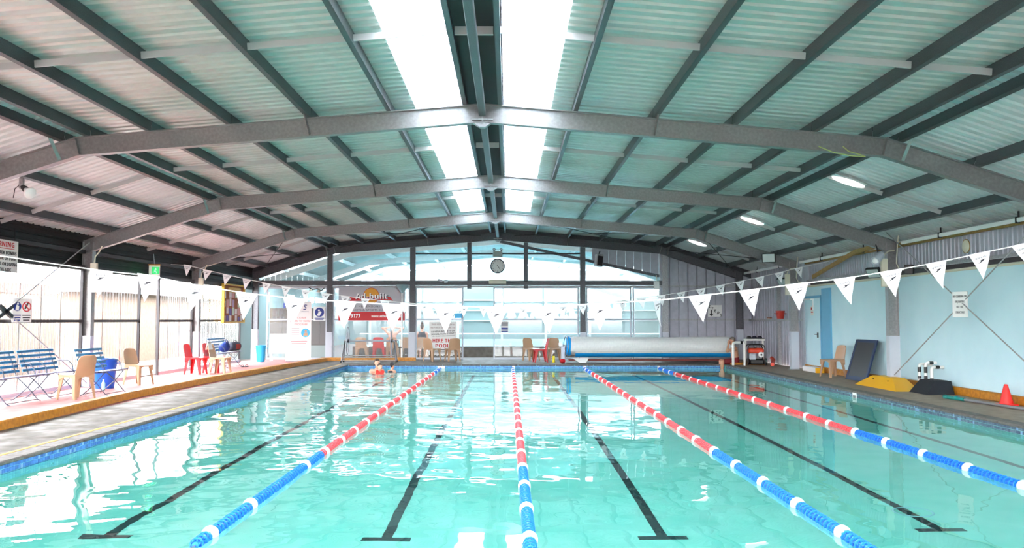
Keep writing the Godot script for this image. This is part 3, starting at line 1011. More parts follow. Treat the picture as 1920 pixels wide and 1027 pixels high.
func build_second_hall():
	var h := room("hall_wall", "bright white second pool hall seen through the glazing", Vector3(RX, 0, 0), "hall")
	var z1 := ZF - 0.25
	var z0 := -50.0
	var zc := (z0 + z1) * 0.5
	var dz := z1 - z0
	part("hall_floor", mb().box(Vector3(0, DK - 0.08, zc), Vector3(18.6, 0.14, dz)).mesh(), M.outdoor_concrete, h)
	for s in [-1.0, 1.0]:
		part("side_wall", mb().box(Vector3(s * 9.3, 0.7, zc), Vector3(0.1, 1.2, dz)).mesh(), M.hall_white, h)
		part("side_glazing", mb().box(Vector3(s * 9.3, 2.3, zc), Vector3(0.05, 2.0, dz)).mesh(), M.hall_white, h)
	part("end_wall", mb().box(Vector3(0, 1.5, z0), Vector3(18.6, 3.0, 0.1)).mesh(), M.hall_white, h)
	for y in [1.5, 2.1, 2.7]:
		part("wall_rail", mb().box(Vector3(0, y, z0 + 0.08), Vector3(18.4, 0.06, 0.06)).mesh(), M.hall_beam, h)
	for k in 7:
		part("wall_post", mb().box(Vector3(-7.8 + 2.6 * k, 1.5, z0 + 0.1), Vector3(0.14, 2.9, 0.1)).mesh(), M.hall_beam, h)
	part("gable_wall", mb().prism([Vector2(-9.3, 3.0), Vector2(9.3, 3.0), Vector2(5.866, 4.4), Vector2(0, 4.9), Vector2(-5.866, 4.4)], 0.1, Transform3D(Basis(), Vector3(0, 0, z0))).mesh(), M.hall_white, h)
	var s5 := 5.866
	for s in [-1.0, 1.0]:
		for i in 8:
			var za := z1 - 2.4 * (i + 0.5)
			var m1: Material = M.hall_skylight if i % 3 == 1 else M.hall_white
			var b := mb()
			b.quad(Vector3(0, 4.9, za - 1.2), Vector3(0, 4.9, za + 1.2), Vector3(s * s5, 4.4, za + 1.2), Vector3(s * s5, 4.4, za - 1.2), Vector3(0, -1, 0))
			b.quad(Vector3(s * s5, 4.4, za - 1.2), Vector3(s * s5, 4.4, za + 1.2), Vector3(s * 9.4, 3.25, za + 1.2), Vector3(s * 9.4, 3.25, za - 1.2), Vector3(0, -1, 0))
			part("hall_roof_sheet", b.mesh(), m1, h)
		for i in 4:
			var za := z1 - 2.5 - 5.0 * i
			part("hall_rafter", mb().bar(Vector3(0, 4.62, za), Vector3(s * s5, 4.12, za), 0.14, 0.24).bar(Vector3(s * s5, 4.12, za), Vector3(s * 9.2, 3.0, za), 0.14, 0.24).mesh(), M.hall_beam, h)
		for r in [1.6, 3.2, 4.8, 6.6, 8.2]:
			part("hall_purlin", mb().box(Vector3(s * r, (4.78 - 0.085 * r) if r < 5.8 else 4.27 - 0.34 * (r - 5.866), zc), Vector3(0.06, 0.14, dz)).mesh(), M.hall_beam, h)
	var cu := thing("storage_cupboard", "dark brown cupboard behind the far left window with rolls on top", "cupboard", Vector3(-7.6, DK - 0.01, -31.1))
	part("carcass", mb().box(Vector3(0, 1.18, -0.1), Vector3(2.3, 1.36, 0.4), Basis(), 0.01).mesh(), M.cupboard_brown, cu)
	part("plinth", mb().box(Vector3(0, 0.25, -0.1), Vector3(2.3, 0.5, 0.38)).mesh(), M.hall_white, cu)
	for k in 5:
		part("door", mb().box(Vector3(-0.92 + 0.46 * k, 1.18, 0.108), Vector3(0.44, 1.28, 0.016), Basis(), 0.004).mesh(), M.cupboard_brown, cu)
	var rolls := [["blue upright roll standing on the dark brown cupboard", M.sign_blue, -0.62, 0.2], ["tan upright roll standing on the dark brown cupboard, beside the blue one", M.beige_plastic, -0.34, 0.26], ["low tan bundle on the dark brown cupboard nearest the pull-up banner", M.beige_plastic, 0.1, 0.14]]
	for q in rolls:
		var ro := thing("foam_roll", q[0], "roll", Vector3(-7.6 + q[2], DK + 1.85, -31.2))
		part("roll", mb().lathe([Vector2(0, 0), Vector2(0.09, 0), Vector2(0.095, q[3] - 0.02), Vector2(0.07, q[3]), Vector2(0, q[3] - 0.01)], 14).mesh(), q[1], ro)
	# the raised pool of the second hall
	part("hall_pool_wall", mb().box(Vector3(0.4, 0.30, -32.6), Vector3(12.0, 0.46, 0.25)).mesh(), M.concrete, h)
	part("hall_pool_wall", mb().box(Vector3(0.4, 0.33, -40.0), Vector3(12.0, 0.30, 14.5)).mesh(), M.hall_pool_blue, h)
	part("hall_rail", mb().tube([Vector3(-5.5, 1.0, -33.5), Vector3(6.5, 1.0, -33.5)], 0.025, 8).mesh(), M.white_paint, h)


# ---------------------------------------------------------------- lane ropes

func letters(t: String, high: float, weight := 500, depth := 0.004) -> TextMesh:
	var f := SystemFont.new()
	f.font_names = PackedStringArray(["Droid Sans"])
	f.font_weight = weight
	var m := TextMesh.new()
	m.text = t
	m.font = f
	m.font_size = 48
	m.pixel_size = high / (0.72 * 48.0)
	m.depth = depth
	m.curve_step = 4.0
	m.horizontal_alignment = HORIZONTAL_ALIGNMENT_CENTER
	m.vertical_alignment = VERTICAL_ALIGNMENT_CENTER
	return m


func words_width(m: TextMesh) -> float:
	return maxf(m.get_aabb().size.x, 0.001)


func write_on(parent: Node3D, t: String, high: float, wide: float, m: Material, at: Vector3, turn := Vector3.ZERO, weight := 500, called := "lettering") -> MeshInstance3D:
	var tm := letters(t, high, weight)
	var o := part(called, tm, m, parent, at, turn)
	if wide > 0.0:
		o.scale.x = wide / words_width(tm)
	return o


func disc_mesh() -> ArrayMesh:         # a slotted wave-breaking float, its axis along z, 0.07 long
	var b := mb()
	var xf := Transform3D(Basis(Vector3.RIGHT, PI / 2), Vector3.ZERO)
	b.lathe([Vector2(0.036, -0.007), Vector2(0.049, -0.008), Vector2(0.051, 0.0), Vector2(0.049, 0.008), Vector2(0.036, 0.007), Vector2(0.036, -0.007)], 12, xf, true)
	b.lathe([Vector2(0.0, -0.036), Vector2(0.024, -0.036), Vector2(0.028, 0.0), Vector2(0.024, 0.036), Vector2(0.0, 0.036)], 8, xf)
	for k in 8:
		var an := TAU * k / 8.0
		var c := Vector3(cos(an), sin(an), 0)
		b.box(c * 0.036, Vector3(0.012, 0.008, 0.070), Basis(Vector3(0, 0, 1), an))
	return b.mesh()


func white_float_mesh() -> ArrayMesh:
	var xf := Transform3D(Basis(Vector3.RIGHT, PI / 2), Vector3.ZERO)
	return mb().lathe([Vector2(0.0, -0.055), Vector2(0.032, -0.055), Vector2(0.050, -0.042), Vector2(0.060, -0.015), Vector2(0.060, 0.015), Vector2(0.050, 0.042), Vector2(0.032, 0.055), Vector2(0.0, 0.055)], 14, xf).mesh()


func build_lane_ropes():
	plain("float_blue", Color(0.10, 0.42, 0.84), 0.35)
	plain("float_red", Color(0.88, 0.30, 0.33), 0.35)
	plain("float_white", Color(0.95, 0.95, 0.95), 0.35)
	plain("cable", Color(0.45, 0.47, 0.5), 0.4, 0.5)
	var disc := disc_mesh()
	var white := white_float_mesh()
	var where := ["second from the left, its near blue end in view", "running straight up the middle of the pool", "passing the foot of the cover roller", "nearest the blue wall and the yellow ramp"]
	where[0] = "whose near blue end floats free in the picture"
	var xs := [-2.15, 0.15, 2.42, 4.78]
	var first := [6.18, 6.02, 6.18, 5.98]
	var turn_red := [9.75, 9.0, 10.05, 11.65]
	for r in 4:
		var t := thing("lane_rope", "blue, red and white lane rope " + where[r], "lane rope", Vector3(xs[r], 0.012, 0), 0.0, "lane ropes across the pool")
		t.remove_meta("group")
		part("cable", mb().tube([Vector3(0, 0, PZ0 + 0.01), Vector3(0, 0, PZ1 - 0.01)], 0.006, 6).mesh(), M.cable, t)
		var d: float = first[r] - 0.95
		var far := {"red": [], "blue": [], "white": []}
		while d < 26.7:
			if d > 5.0:
				if r == 0 and absf(d - 8.08) < 0.1: part("float", disc, M.float_blue, t, Vector3(0, 0, -d))
				elif d < 16.0: part("white_float", white, M.float_white, t, Vector3(0, 0.004, -d), Vector3(0, 0, d))
				else: far.white.append(d)
			for k in 11:
				var q := d + 0.055 + 0.0762 * (k + 0.5)
				if q > 26.75 or q < (5.95 if r == 0 else 4.5):
					continue
				if r == 0 and d < 6.1 and q < 5.98:
					continue
				var red: bool = q > turn_red[r] and q < 24.3
				if q < 15.8:
					part("float", disc, M.float_red if red else M.float_blue, t, Vector3(0, 0, -q), Vector3(0, 0, q * 3.0))
				else:
					far["red" if red else "blue"].append(q)
			d += 0.95
		if r == 0:      # the last few floats before the bare cable
			for k in 3:
				part("float", disc, M.float_blue, t, Vector3(0, 0, -6.09 + 0.0762 * (k + 0.2)), Vector3(0, 0, k))
		for c in far:
			if far[c].size():
				var mm := MultiMesh.new()
				mm.transform_format = MultiMesh.TRANSFORM_3D
				mm.mesh = white if c == "white" else disc
				mm.instance_count = far[c].size()
				for i in far[c].size():
					mm.set_instance_transform(i, Transform3D(Basis(Vector3(0, 0, 1), i * 0.7), Vector3(0, 0, -far[c][i])))
				var o := MultiMeshInstance3D.new()
				o.name = "far_floats"
				o.multimesh = mm
				o.material_override = M["float_" + c]
				o.set_meta("kind", "stuff")
				t.add_child(o, true)
		# the white tag where the rope is anchored
		part("anchor_tag", mb().box(Vector3(0.02, 0.03, PZ0 + 0.03), Vector3(0.24 if r == 0 else 0.09, 0.09, 0.03), Basis(), 0.008).mesh(), M.white_plastic, t)


# ---------------------------------------------------------------- flag lines

func flag_mesh(w: float, h: float, bend: float, ruffle: float) -> ArrayMesh:     # hangs from y = 0, face to +z
	var b := mb()
	var n := 7
	for side in [1.0, -1.0]:
		for i in n:
			var y0 := -h * i / n
			var y1 := -h * (i + 1.0) / n
			var f0 := 1.0 - float(i) / n
			var f1 := 1.0 - (i + 1.0) / n
			var cols := 4
			for j in cols:
				var q := []
				for e in [[f0, y0, j], [f0, y0, j + 1], [f1, y1, j + 1], [f1, y1, j]]:
					var x: float = (float(e[2]) / cols - 0.5) * w * e[0]
					var z: float = bend * pow(-e[1] / h, 2.0) + ruffle * sin(x / w * 6.0 + e[1] * 9.0) * (-e[1] / h) + side * 0.0012
					x += bend * 0.5 * pow(-e[1] / h, 2.0)
					q.append(Vector3(x, e[1], z))
				if e_len(q[2], q[3]) < 1e-5:
					b.flat(q[0], q[1], q[2], Vector3(0, 0, side))
				else:
					b.quad(q[0], q[1], q[2], q[3], Vector3(0, 0, side))
	b.box(Vector3(0, 0.002, 0), Vector3(w, 0.014, 0.006))
	return b.mesh()


func e_len(a: Vector3, c: Vector3) -> float:
	return (a - c).length()


func build_flag_lines():
	var fm := plain("flag_cloth", Color(0.93, 0.93, 0.94), 0.6)
	fm.backlight_enabled = true
	fm.backlight = Color(0.4, 0.4, 0.4)
	plain("print_grey", Color(0.26, 0.26, 0.30), 0.6)
	plain("print_black", Color(0.09, 0.09, 0.13), 0.6)
	plain("white_cord", Color(0.92, 0.91, 0.9), 0.6)
	var word := letters("speedo", 0.021, 500, 0.001)
	var ww := words_width(word)
	var wing := mb().prism([Vector2(-0.052, -0.024), Vector2(-0.012, -0.001), Vector2(-0.020, 0.010), Vector2(0.050, 0.021), Vector2(0.018, 0.003), Vector2(-0.004, -0.010)], 0.001).mesh()
	var shapes := []
	for k in 4:
		shapes.append(flag_mesh(0.245, 0.285, [0.02, -0.015, 0.035, 0.0][k], [0.012, 0.016, 0.008, 0.014][k]))
	var near := [[-9.02, 3.02], [-6.9, 2.55], [-5.43, 2.24], [-4.34, 2.08], [-3.84, 2.03], [-3.33, 1.925], [-2.79, 1.84], [-2.28, 1.785], [-1.74, 1.75], [-1.22, 1.72], [-0.67, 1.70], [-0.13, 1.69], [0.42, 1.70], [0.97, 1.73], [1.59, 1.765], [2.05, 1.815], [2.58, 1.875], [3.09, 1.94], [3.60, 2.0], [4.10, 2.08], [4.59, 2.17], [5.06, 2.27], [5.53, 2.37], [6.1, 2.50], [8.60, 3.17]]
	var far := []
	var xx := -8.56
	while xx < 7.9:
		var s := (xx + 0.35) / 8.3
		far.append([xx, 1.86 + 1.13 * pow(absf(s), 1.9) + (0.04 if s < 0 else 0.0)])
		xx += 0.527
	for which in 2:
		var z := -9.0 if which == 0 else -22.5
		var pts: Array = near if which == 0 else [[-9.02, 3.03]] + far + [[8.60, 3.12]]
		var o := thing("flag_line", "near string of white triangular pennants sagging across the picture over the pool" if which == 0 else "farther string of small white pennants between the walls near the third posts", "bunting", Vector3(0, 0, z))
		var line := []
		for p in pts:
			line.append(Vector3(p[0], p[1], 0))
		part("cord", mb().tube(line, 0.007 if which == 0 else 0.008, 6).mesh(), M.white_cord, o)
		for i in pts.size():
			if which == 0 and (i < 3 or i > pts.size() - 3) or which == 1 and (i == 0 or i == pts.size() - 1):
				continue
			var a: Array = pts[maxi(i - 1, 0)]
			var b: Array = pts[mini(i + 1, pts.size() - 1)]
			var tilt := atan2(b[1] - a[1], b[0] - a[0])
			var yaw := rng.randf_range(-0.25, 0.25)
			if which == 0 and absf(pts[i][0] - 1.59) < 0.02: yaw = 1.1
			var f := part("flag", shapes[i % 4], M.flag_cloth, o, Vector3(pts[i][0], pts[i][1], 0), Vector3(0, yaw, tilt))
			var w := part("lettering", word, M.print_grey, f, Vector3(0, -0.045, 0.0055), Vector3(0, 0, 0.06))
			w.scale.x = 0.15 / ww
			part("emblem", wing, M.print_black, f, Vector3(0.004, -0.084, 0.007), Vector3(0, 0, 0.0))


# ---------------------------------------------------------------- furniture

func shell(rows: Array, t: float) -> ArrayMesh:      # a curved sheet rows[i][j] given the thickness t
	var nr := rows.size()
	var nc: int = rows[0].size()
	var up := []
	var dn := []
	for i in nr:
		var a := []
		var b := []
		for j in nc:
			var du: Vector3 = rows[mini(i + 1, nr - 1)][j] - rows[maxi(i - 1, 0)][j]
			var dv: Vector3 = rows[i][mini(j + 1, nc - 1)] - rows[i][maxi(j - 1, 0)]
			var q := du.cross(dv).normalized() * t * 0.5
			a.append(rows[i][j] + q)
			b.append(rows[i][j] - q)
		up.append(a)
		dn.append(b)
	var m := mb()
	var o: Vector3 = up[nr / 2][nc / 2] - dn[nr / 2][nc / 2]
	m.strip(up, o)
	m.strip(dn, -o)
	var rim := []
	for j in nc: rim.append([0, j])
	for i in range(1, nr): rim.append([i, nc - 1])
	for j in range(nc - 2, -1, -1): rim.append([nr - 1, j])
	for i in range(nr - 2, 0, -1): rim.append([i, 0])
	var mid: Vector3 = rows[nr / 2][nc / 2]
	for k in rim.size():
		var p: Array = rim[k]
		var q: Array = rim[(k + 1) % rim.size()]
		m.quad(up[p[0]][p[1]], up[q[0]][q[1]], dn[q[0]][q[1]], dn[p[0]][p[1]], (rows[p[0]][p[1]] + rows[q[0]][q[1]]) * 0.5 - mid)
	return m.mesh()


func make_chair(label: String, m: Material, at: Vector3, turn: float, group := "") -> Node3D:      # armless one-piece plastic chair, its front to +z
	var o := thing("plastic_chair", label, "chair", at, turn, group)
	var seat := []
	for i in 7:
		var v := i / 6.0
		var r := []
		for j in 7:
			var u := j / 6.0 * 2.0 - 1.0
			var w := 0.215 + 0.012 * sin(v * PI)
			r.append(Vector3(u * w, 0.435 + 0.012 * u * u - 0.012 * sin(v * PI) - (0.02 * pow(maxf(v - 0.8, 0.0) / 0.2, 2.0)), -0.20 + 0.42 * v))
		seat.append(r)
	part("seat", shell(seat, 0.014), m, o)
	var back := []
	for i in 8:
		var v := i / 7.0
		var r := []
		for j in 7:
			var u := j / 6.0 * 2.0 - 1.0
			var w := 0.212 - 0.022 * v - (0.035 * pow(maxf(v - 0.86, 0.0) / 0.14, 2.0))
			var top := 0.016 * (1.0 - u * u * u * u) * v
			r.append(Vector3(u * w, 0.40 + 0.375 * v + top, -0.195 - 0.085 * v - 0.03 * sin(v * 2.2) * (1.0 - u * u) + 0.012 * u * u))
		back.append(r)
	part("backrest", shell(back, 0.013), m, o)
	# aprons with an arched lower edge, between the legs
	var ap := mb()
	var arch := [Vector2(-0.205, 0.0), Vector2(0.205, 0.0), Vector2(0.205, -0.12), Vector2(0.17, -0.085), Vector2(0.10, -0.045), Vector2(0.0, -0.035), Vector2(-0.10, -0.045), Vector2(-0.17, -0.085), Vector2(-0.205, -0.12)]
	ap.prism(arch, 0.012, Transform3D(Basis(), Vector3(0, 0.43, 0.195)))
	ap.prism(arch, 0.012, Transform3D(Basis(), Vector3(0, 0.43, -0.20)))
	ap.prism(arch, 0.012, Transform3D(Basis(Vector3.UP, PI / 2), Vector3(0.208, 0.435, 0)))
	ap.prism(arch, 0.012, Transform3D(Basis(Vector3.UP, PI / 2), Vector3(-0.208, 0.435, 0)))
	part("apron", ap.mesh(), m, o)
	for sx in [-1.0, 1.0]:
		for sz in [-1.0, 1.0]:
			var b := mb()
			var top := Vector3(sx * 0.19, 0.42, sz * 0.175)
			var foot := Vector3(sx * 0.225, 0.0, sz * 0.225)
			# an angle section that narrows to the foot
			for q in [[Vector3(sx * 0.0, 0, 0), Vector3(0, 0, -sz * 0.085), Vector3(0, 0, -sz * 0.038), Vector3(sx, 0, 0)], [Vector3.ZERO, Vector3(-sx * 0.085, 0, 0), Vector3(-sx * 0.038, 0, 0), Vector3(0, 0, sz)]]:
				var th: Vector3 = q[3] * 0.006
				var c := [top - th, top + th, top + q[1] + th, top + q[1] - th, foot - th, foot + th, foot + q[2] + th, foot + q[2] - th]
				var mid := Vector3.ZERO
				for p in c: mid += p / 8.0
				for f in [[0, 1, 2, 3], [4, 5, 6, 7], [0, 1, 5, 4], [1, 2, 6, 5], [2, 3, 7, 6], [3, 0, 4, 7]]:
					b.quad(c[f[0]], c[f[1]], c[f[2]], c[f[3]], (c[f[0]] + c[f[1]] + c[f[2]] + c[f[3]]) * 0.25 - mid)
			part("leg", b.mesh(), m, o)
	return o


func make_bench(label: String, at: Vector3, turn: float, long: float) -> Node3D:    # folding slatted bench, its front to +z, x along its length
	var o := thing("slatted_bench", label, "bench", at, turn, "blue slatted benches along the clear wall")
	for k in 4:
		part("slat", mb().box(Vector3(0, 0.435 + 0.008 * k, -0.12 + 0.105 * k), Vector3(long, 0.018, 0.075), Basis(Vector3.RIGHT, -0.06), 0.005).mesh(), M.bench_seat, o)
	for k in 5:
		part("slat", mb().box(Vector3(0, 0.52 + 0.083 * k, -0.20 - 0.028 * k), Vector3(long, 0.05, 0.016), Basis(Vector3.RIGHT, -0.33), 0.005).mesh(), M.bench_blue, o)
	for s in [-1.0, 1.0]:
		var x: float = s * (long * 0.5 - 0.14)
		var b := mb()
		# crossed legs, with a rounded foot, and the post of the back
		b.tube([Vector3(x, 0.44, 0.20), Vector3(x, 0.23, 0.03), Vector3(x, 0.03, -0.20), Vector3(x, 0.012, -0.25)], 0.010, 8)
		b.tube([Vector3(x, 0.42, -0.16), Vector3(x, 0.23, 0.05), Vector3(x, 0.03, 0.22), Vector3(x, 0.012, 0.27)], 0.010, 8)
		b.tube([Vector3(x, 0.42, -0.16), Vector3(x, 0.60, -0.22), Vector3(x, 0.88, -0.33)], 0.010, 8)
		b.tube([Vector3(x, 0.425, -0.16), Vector3(x, 0.435, 0.22)], 0.010, 8)
		part("frame", b.mesh(), M.bench_frame, o)
		# a curved arm rest
		part("armrest", mb().tube([Vector3(x, 0.62, -0.235), Vector3(x, 0.66, -0.08), Vector3(x, 0.65, 0.06), Vector3(x, 0.58, 0.14), Vector3(x, 0.44, 0.17)], 0.010, 8).mesh(), M.bench_frame, o)
	var bs := mb()
	bs.tube([Vector3(-long * 0.5 + 0.14, 0.035, 0.215), Vector3(long * 0.5 - 0.14, 0.035, 0.215)], 0.008, 6)
	bs.tube([Vector3(-long * 0.5 + 0.14, 0.035, -0.195), Vector3(long * 0.5 - 0.14, 0.035, -0.195)], 0.008, 6)
	part("stretcher", bs.mesh(), M.bench_frame, o)
	return o


func make_bin(called: String, label: String, at: Vector3, r: float, h: float, m: Material, turn := 0.0) -> Node3D:
	var o := thing(called, label, "bin", at, turn)
	part("body", mb().lathe([Vector2(0, 0.0), Vector2(r * 0.78, 0.0), Vector2(r * 0.80, 0.02), Vector2(r, h - 0.05), Vector2(r * 1.06, h - 0.05), Vector2(r * 1.06, h), Vector2(r * 0.97, h), Vector2(r * 0.76, 0.03), Vector2(0, 0.03)], 22).mesh(), m, o)
	for s in [-1.0, 1.0]:
		part("handle", mb().tube([Vector3(s * r * 1.03, h - 0.10, -0.06), Vector3(s * (r * 1.03 + 0.05), h - 0.09, -0.05), Vector3(s * (r * 1.03 + 0.05), h - 0.09, 0.05), Vector3(s * r * 1.03, h - 0.10, 0.06)], 0.012, 6).mesh(), m, o)
	return o


func board_sign(called: String, label: String, at: Vector3, turn: float, w: float, h: float, m: Material, cat := "sign", tilt := 0.0) -> Node3D:     # a thin board centred on its origin, its face to +z
	var o := thing(called, label, cat, at, turn)
	o.rotation.z = tilt
	part("board", mb().box(Vector3.ZERO, Vector3(w, h, 0.012), Basis(), 0.003).mesh(), m, o)
	return o


func build_left_objects():
	var c0 := make_chair("beige plastic chair turned to the clear wall beside the slatted blue benches", M.beige_plastic, Vector3(-7.83, DK, -15.4), -1.95)
	copy(c0, "beige plastic chair beside the doorway under the exit sign, facing the pool", Vector3(-8.17, DK, -18.75), 1.26)
	make_chair("red plastic chair at the front of the chairs by the third post", M.red_plastic, Vector3(-8.22, DK, -22.3), 1.5)
	make_chair("red plastic chair half hidden behind another red one, next to the bags", M.red_plastic, Vector3(-7.95, DK, -22.92), 1.5)
	copy(c0, "beige plastic chair among the red ones by the third post", Vector3(-7.60, DK, -22.36), 1.5)
	make_bench("blue slatted bench in the middle, its whole back in view beside the turned beige chair", Vector3(-8.5, DK, -15.8), PI / 2, 1.2)
	make_bench("blue slatted bench cut by the picture's left edge", Vector3(-8.5, DK, -14.5), PI / 2, 1.2)
	make_bench("slatted bench behind the turned beige chair, against the dark blue bin", Vector3(-7.78, DK, -16.33), PI / 2, 1.05)
	make_bench("slatted bench with bags on it below the notice board", Vector3(-8.45, DK, -25.4), PI / 2, 1.5)
	make_bin("rubbish_bin", "dark blue plastic bin behind the bench at the second post", Vector3(-8.42, DK, -17.72), 0.23, 0.62, M.bin_blue)
	make_bin("rubbish_bin", "light blue tub in the far corner next to the whiteboard", Vector3(-8.4, DK, -28.75), 0.17, 0.56, M.bin_sky)
	build_bags()
	# a turquoise-handled swab leaning, bottle and cloth by the post foot
	var bt := thing("drink_bottle", "small clear bottle on the pink deck at the second post's foot", "bottle", Vector3(-8.52, DK, -16.98 - 0.4))
	bt.position = Vector3(-8.2, DK, -17.2)
	part("body", mb().lathe([Vector2(0, 0), Vector2(0.035, 0), Vector2(0.037, 0.02), Vector2(0.037, 0.14), Vector2(0.018, 0.18), Vector2(0.014, 0.20), Vector2(0, 0.20)], 12).mesh(), M.hall_pool_blue, bt)
	part("cap", mb().lathe([Vector2(0, 0.2), Vector2(0.017, 0.2), Vector2(0.017, 0.225), Vector2(0, 0.225)], 12).mesh(), M.white_plastic, bt)
	build_left_signs()
	build_notice_board()
	build_left_lamp()


func build_bags():
	plain("bag_blue", Color(0.12, 0.24, 0.56), 0.7)
	plain("bag_dark", Color(0.22, 0.24, 0.30), 0.7)
	plain("bag_red", Color(0.55, 0.16, 0.13), 0.7)
	var b := thing("sports_bag", "blue sports bag with a carrying handle on the bench under the notice board", "bag", Vector3(-8.4, DK + 0.475, -25.05), PI / 2)
	part("body", mb().ball(Vector3(0, 0.15, 0), Vector3(0.25, 0.16, 0.15), 16).mesh(), M.bag_blue, b)
	part("handle", mb().tube([Vector3(-0.12, 0.25, 0.08), Vector3(-0.08, 0.36, 0.04), Vector3(0.08, 0.36, 0.04), Vector3(0.12, 0.25, 0.08)], 0.014, 8).mesh(), M.sign_blue, b)
	part("zip", mb().tube([Vector3(-0.2, 0.24, 0), Vector3(0, 0.312, 0), Vector3(0.2, 0.24, 0)], 0.006, 6).mesh(), M.sign_white, b)
	var d := thing("duffel_bag", "dark grey duffel bag with a red brown end pocket on the bench", "bag", Vector3(-8.38, DK + 0.475, -25.85), PI / 2 - 0.2)
	part("body", mb().lathe([Vector2(0, -0.26), Vector2(0.10, -0.26), Vector2(0.135, -0.22), Vector2(0.14, 0.0), Vector2(0.135, 0.22), Vector2(0.10, 0.26), Vector2(0, 0.26)], 16, Transform3D(Basis(Vector3(0, 0, 1), PI / 2), Vector3(0, 0.14, 0))).mesh(), M.bag_dark, d)
	part("pocket", mb().box(Vector3(0.03, 0.13, 0.125), Vector3(0.24, 0.16, 0.05), Basis(), 0.02).mesh(), M.bag_red, d)
	part("strap", mb().tube([Vector3(-0.16, 0.24, 0.05), Vector3(-0.08, 0.31, 0.03), Vector3(0.08, 0.31, 0.03), Vector3(0.16, 0.24, 0.05)], 0.01, 6).mesh(), M.black, d)
	var s := thing("sandals", "pair of dark sandals under the bench with the bags", "sandals", Vector3(-8.02, DK, -25.75), 0.5)
	for k in [-0.06, 0.06]:
		part("sole", mb().box(Vector3(k, 0.012, 0), Vector3(0.09, 0.024, 0.26), Basis(), 0.01).mesh(), M.bag_dark, s)
		part("strap", mb().tube([Vector3(k - 0.042, 0.02, 0.02), Vector3(k - 0.02, 0.06, 0.05), Vector3(k + 0.02, 0.06, 0.05), Vector3(k + 0.042, 0.02, 0.02)], 0.008, 6).mesh(), M.black, s)
	var tw := thing("towel", "white towel draped over the back of the beige chair by the third post", "towel", Vector3(-7.885, DK + 0.5, -22.36), 1.5)
	var r := []
	for i in 9:
		var v := i / 8.0
		var row := []
		for j in 5:
			var u := j / 4.0 - 0.5
			var t := v * 2.0 - 1.0
			row.append(Vector3(u * 0.24, 0.33 - 0.22 * absf(t) - 0.03 * (1.0 - absf(t)) + 0.03, -0.012 + 0.05 * t + 0.006 * sin(u * 20.0)))
		r.append(row)
	part("cloth", shell(r, 0.008), M.white_plastic, tw)


func pennant_sign(label: String, z: float, tilt: float, round_m: Material, w: float) -> void:
	var o := board_sign("safety_sign", label, Vector3(WL + 0.16, 1.73, z), PI / 2 - 0.35, w, 0.44, M.sign_white, "sign")
	o.rotation.x = tilt
	part("symbol", mb().lathe([Vector2(0.0, 0.0), Vector2(w * 0.42, 0.0), Vector2(w * 0.42, 0.002), Vector2(0, 0.002)] if round_m == M.sign_blue else [Vector2(w * 0.34, 0.0), Vector2(w * 0.43, 0.0), Vector2(w * 0.43, 0.002), Vector2(w * 0.34, 0.002)], 24, Transform3D(Basis(Vector3.RIGHT, PI / 2), Vector3(0, 0.07, 0.0065))).mesh(), round_m, o)
	if round_m == M.sign_blue:
		part("figure", mb().ball(Vector3(0.01, 0.12, 0.009), Vector3(0.022, 0.022, 0.003), 10).prism([Vector2(-0.04, 0.0), Vector2(0.03, 0.0), Vector2(0.035, 0.08), Vector2(-0.02, 0.10)], 0.002, Transform3D(Basis(), Vector3(0, 0.0, 0.010))).mesh(), M.sign_white, o)
	else:
		part("figure", mb().box(Vector3(0, 0.07, 0.0075), Vector3(w * 0.78, 0.02, 0.002), Basis(Vector3(0, 0, 1), -0.9)).mesh(), round_m, o)
		part("figure", mb().prism([Vector2(-0.05, 0.02), Vector2(-0.01, 0.03), Vector2(0.04, 0.13), Vector2(0.02, 0.15), Vector2(-0.03, 0.08)], 0.002, Transform3D(Basis(), Vector3(0, 0, 0.0072))).mesh(), M.text_dark, o)
	for k in 3:
		part("text_line", mb().box(Vector3(0, -0.09 - 0.045 * k, 0.007), Vector3(w * (0.82 - 0.1 * k), 0.02, 0.002)).mesh(), M.text_dark if round_m != M.sign_blue else M.sign_blue, o)


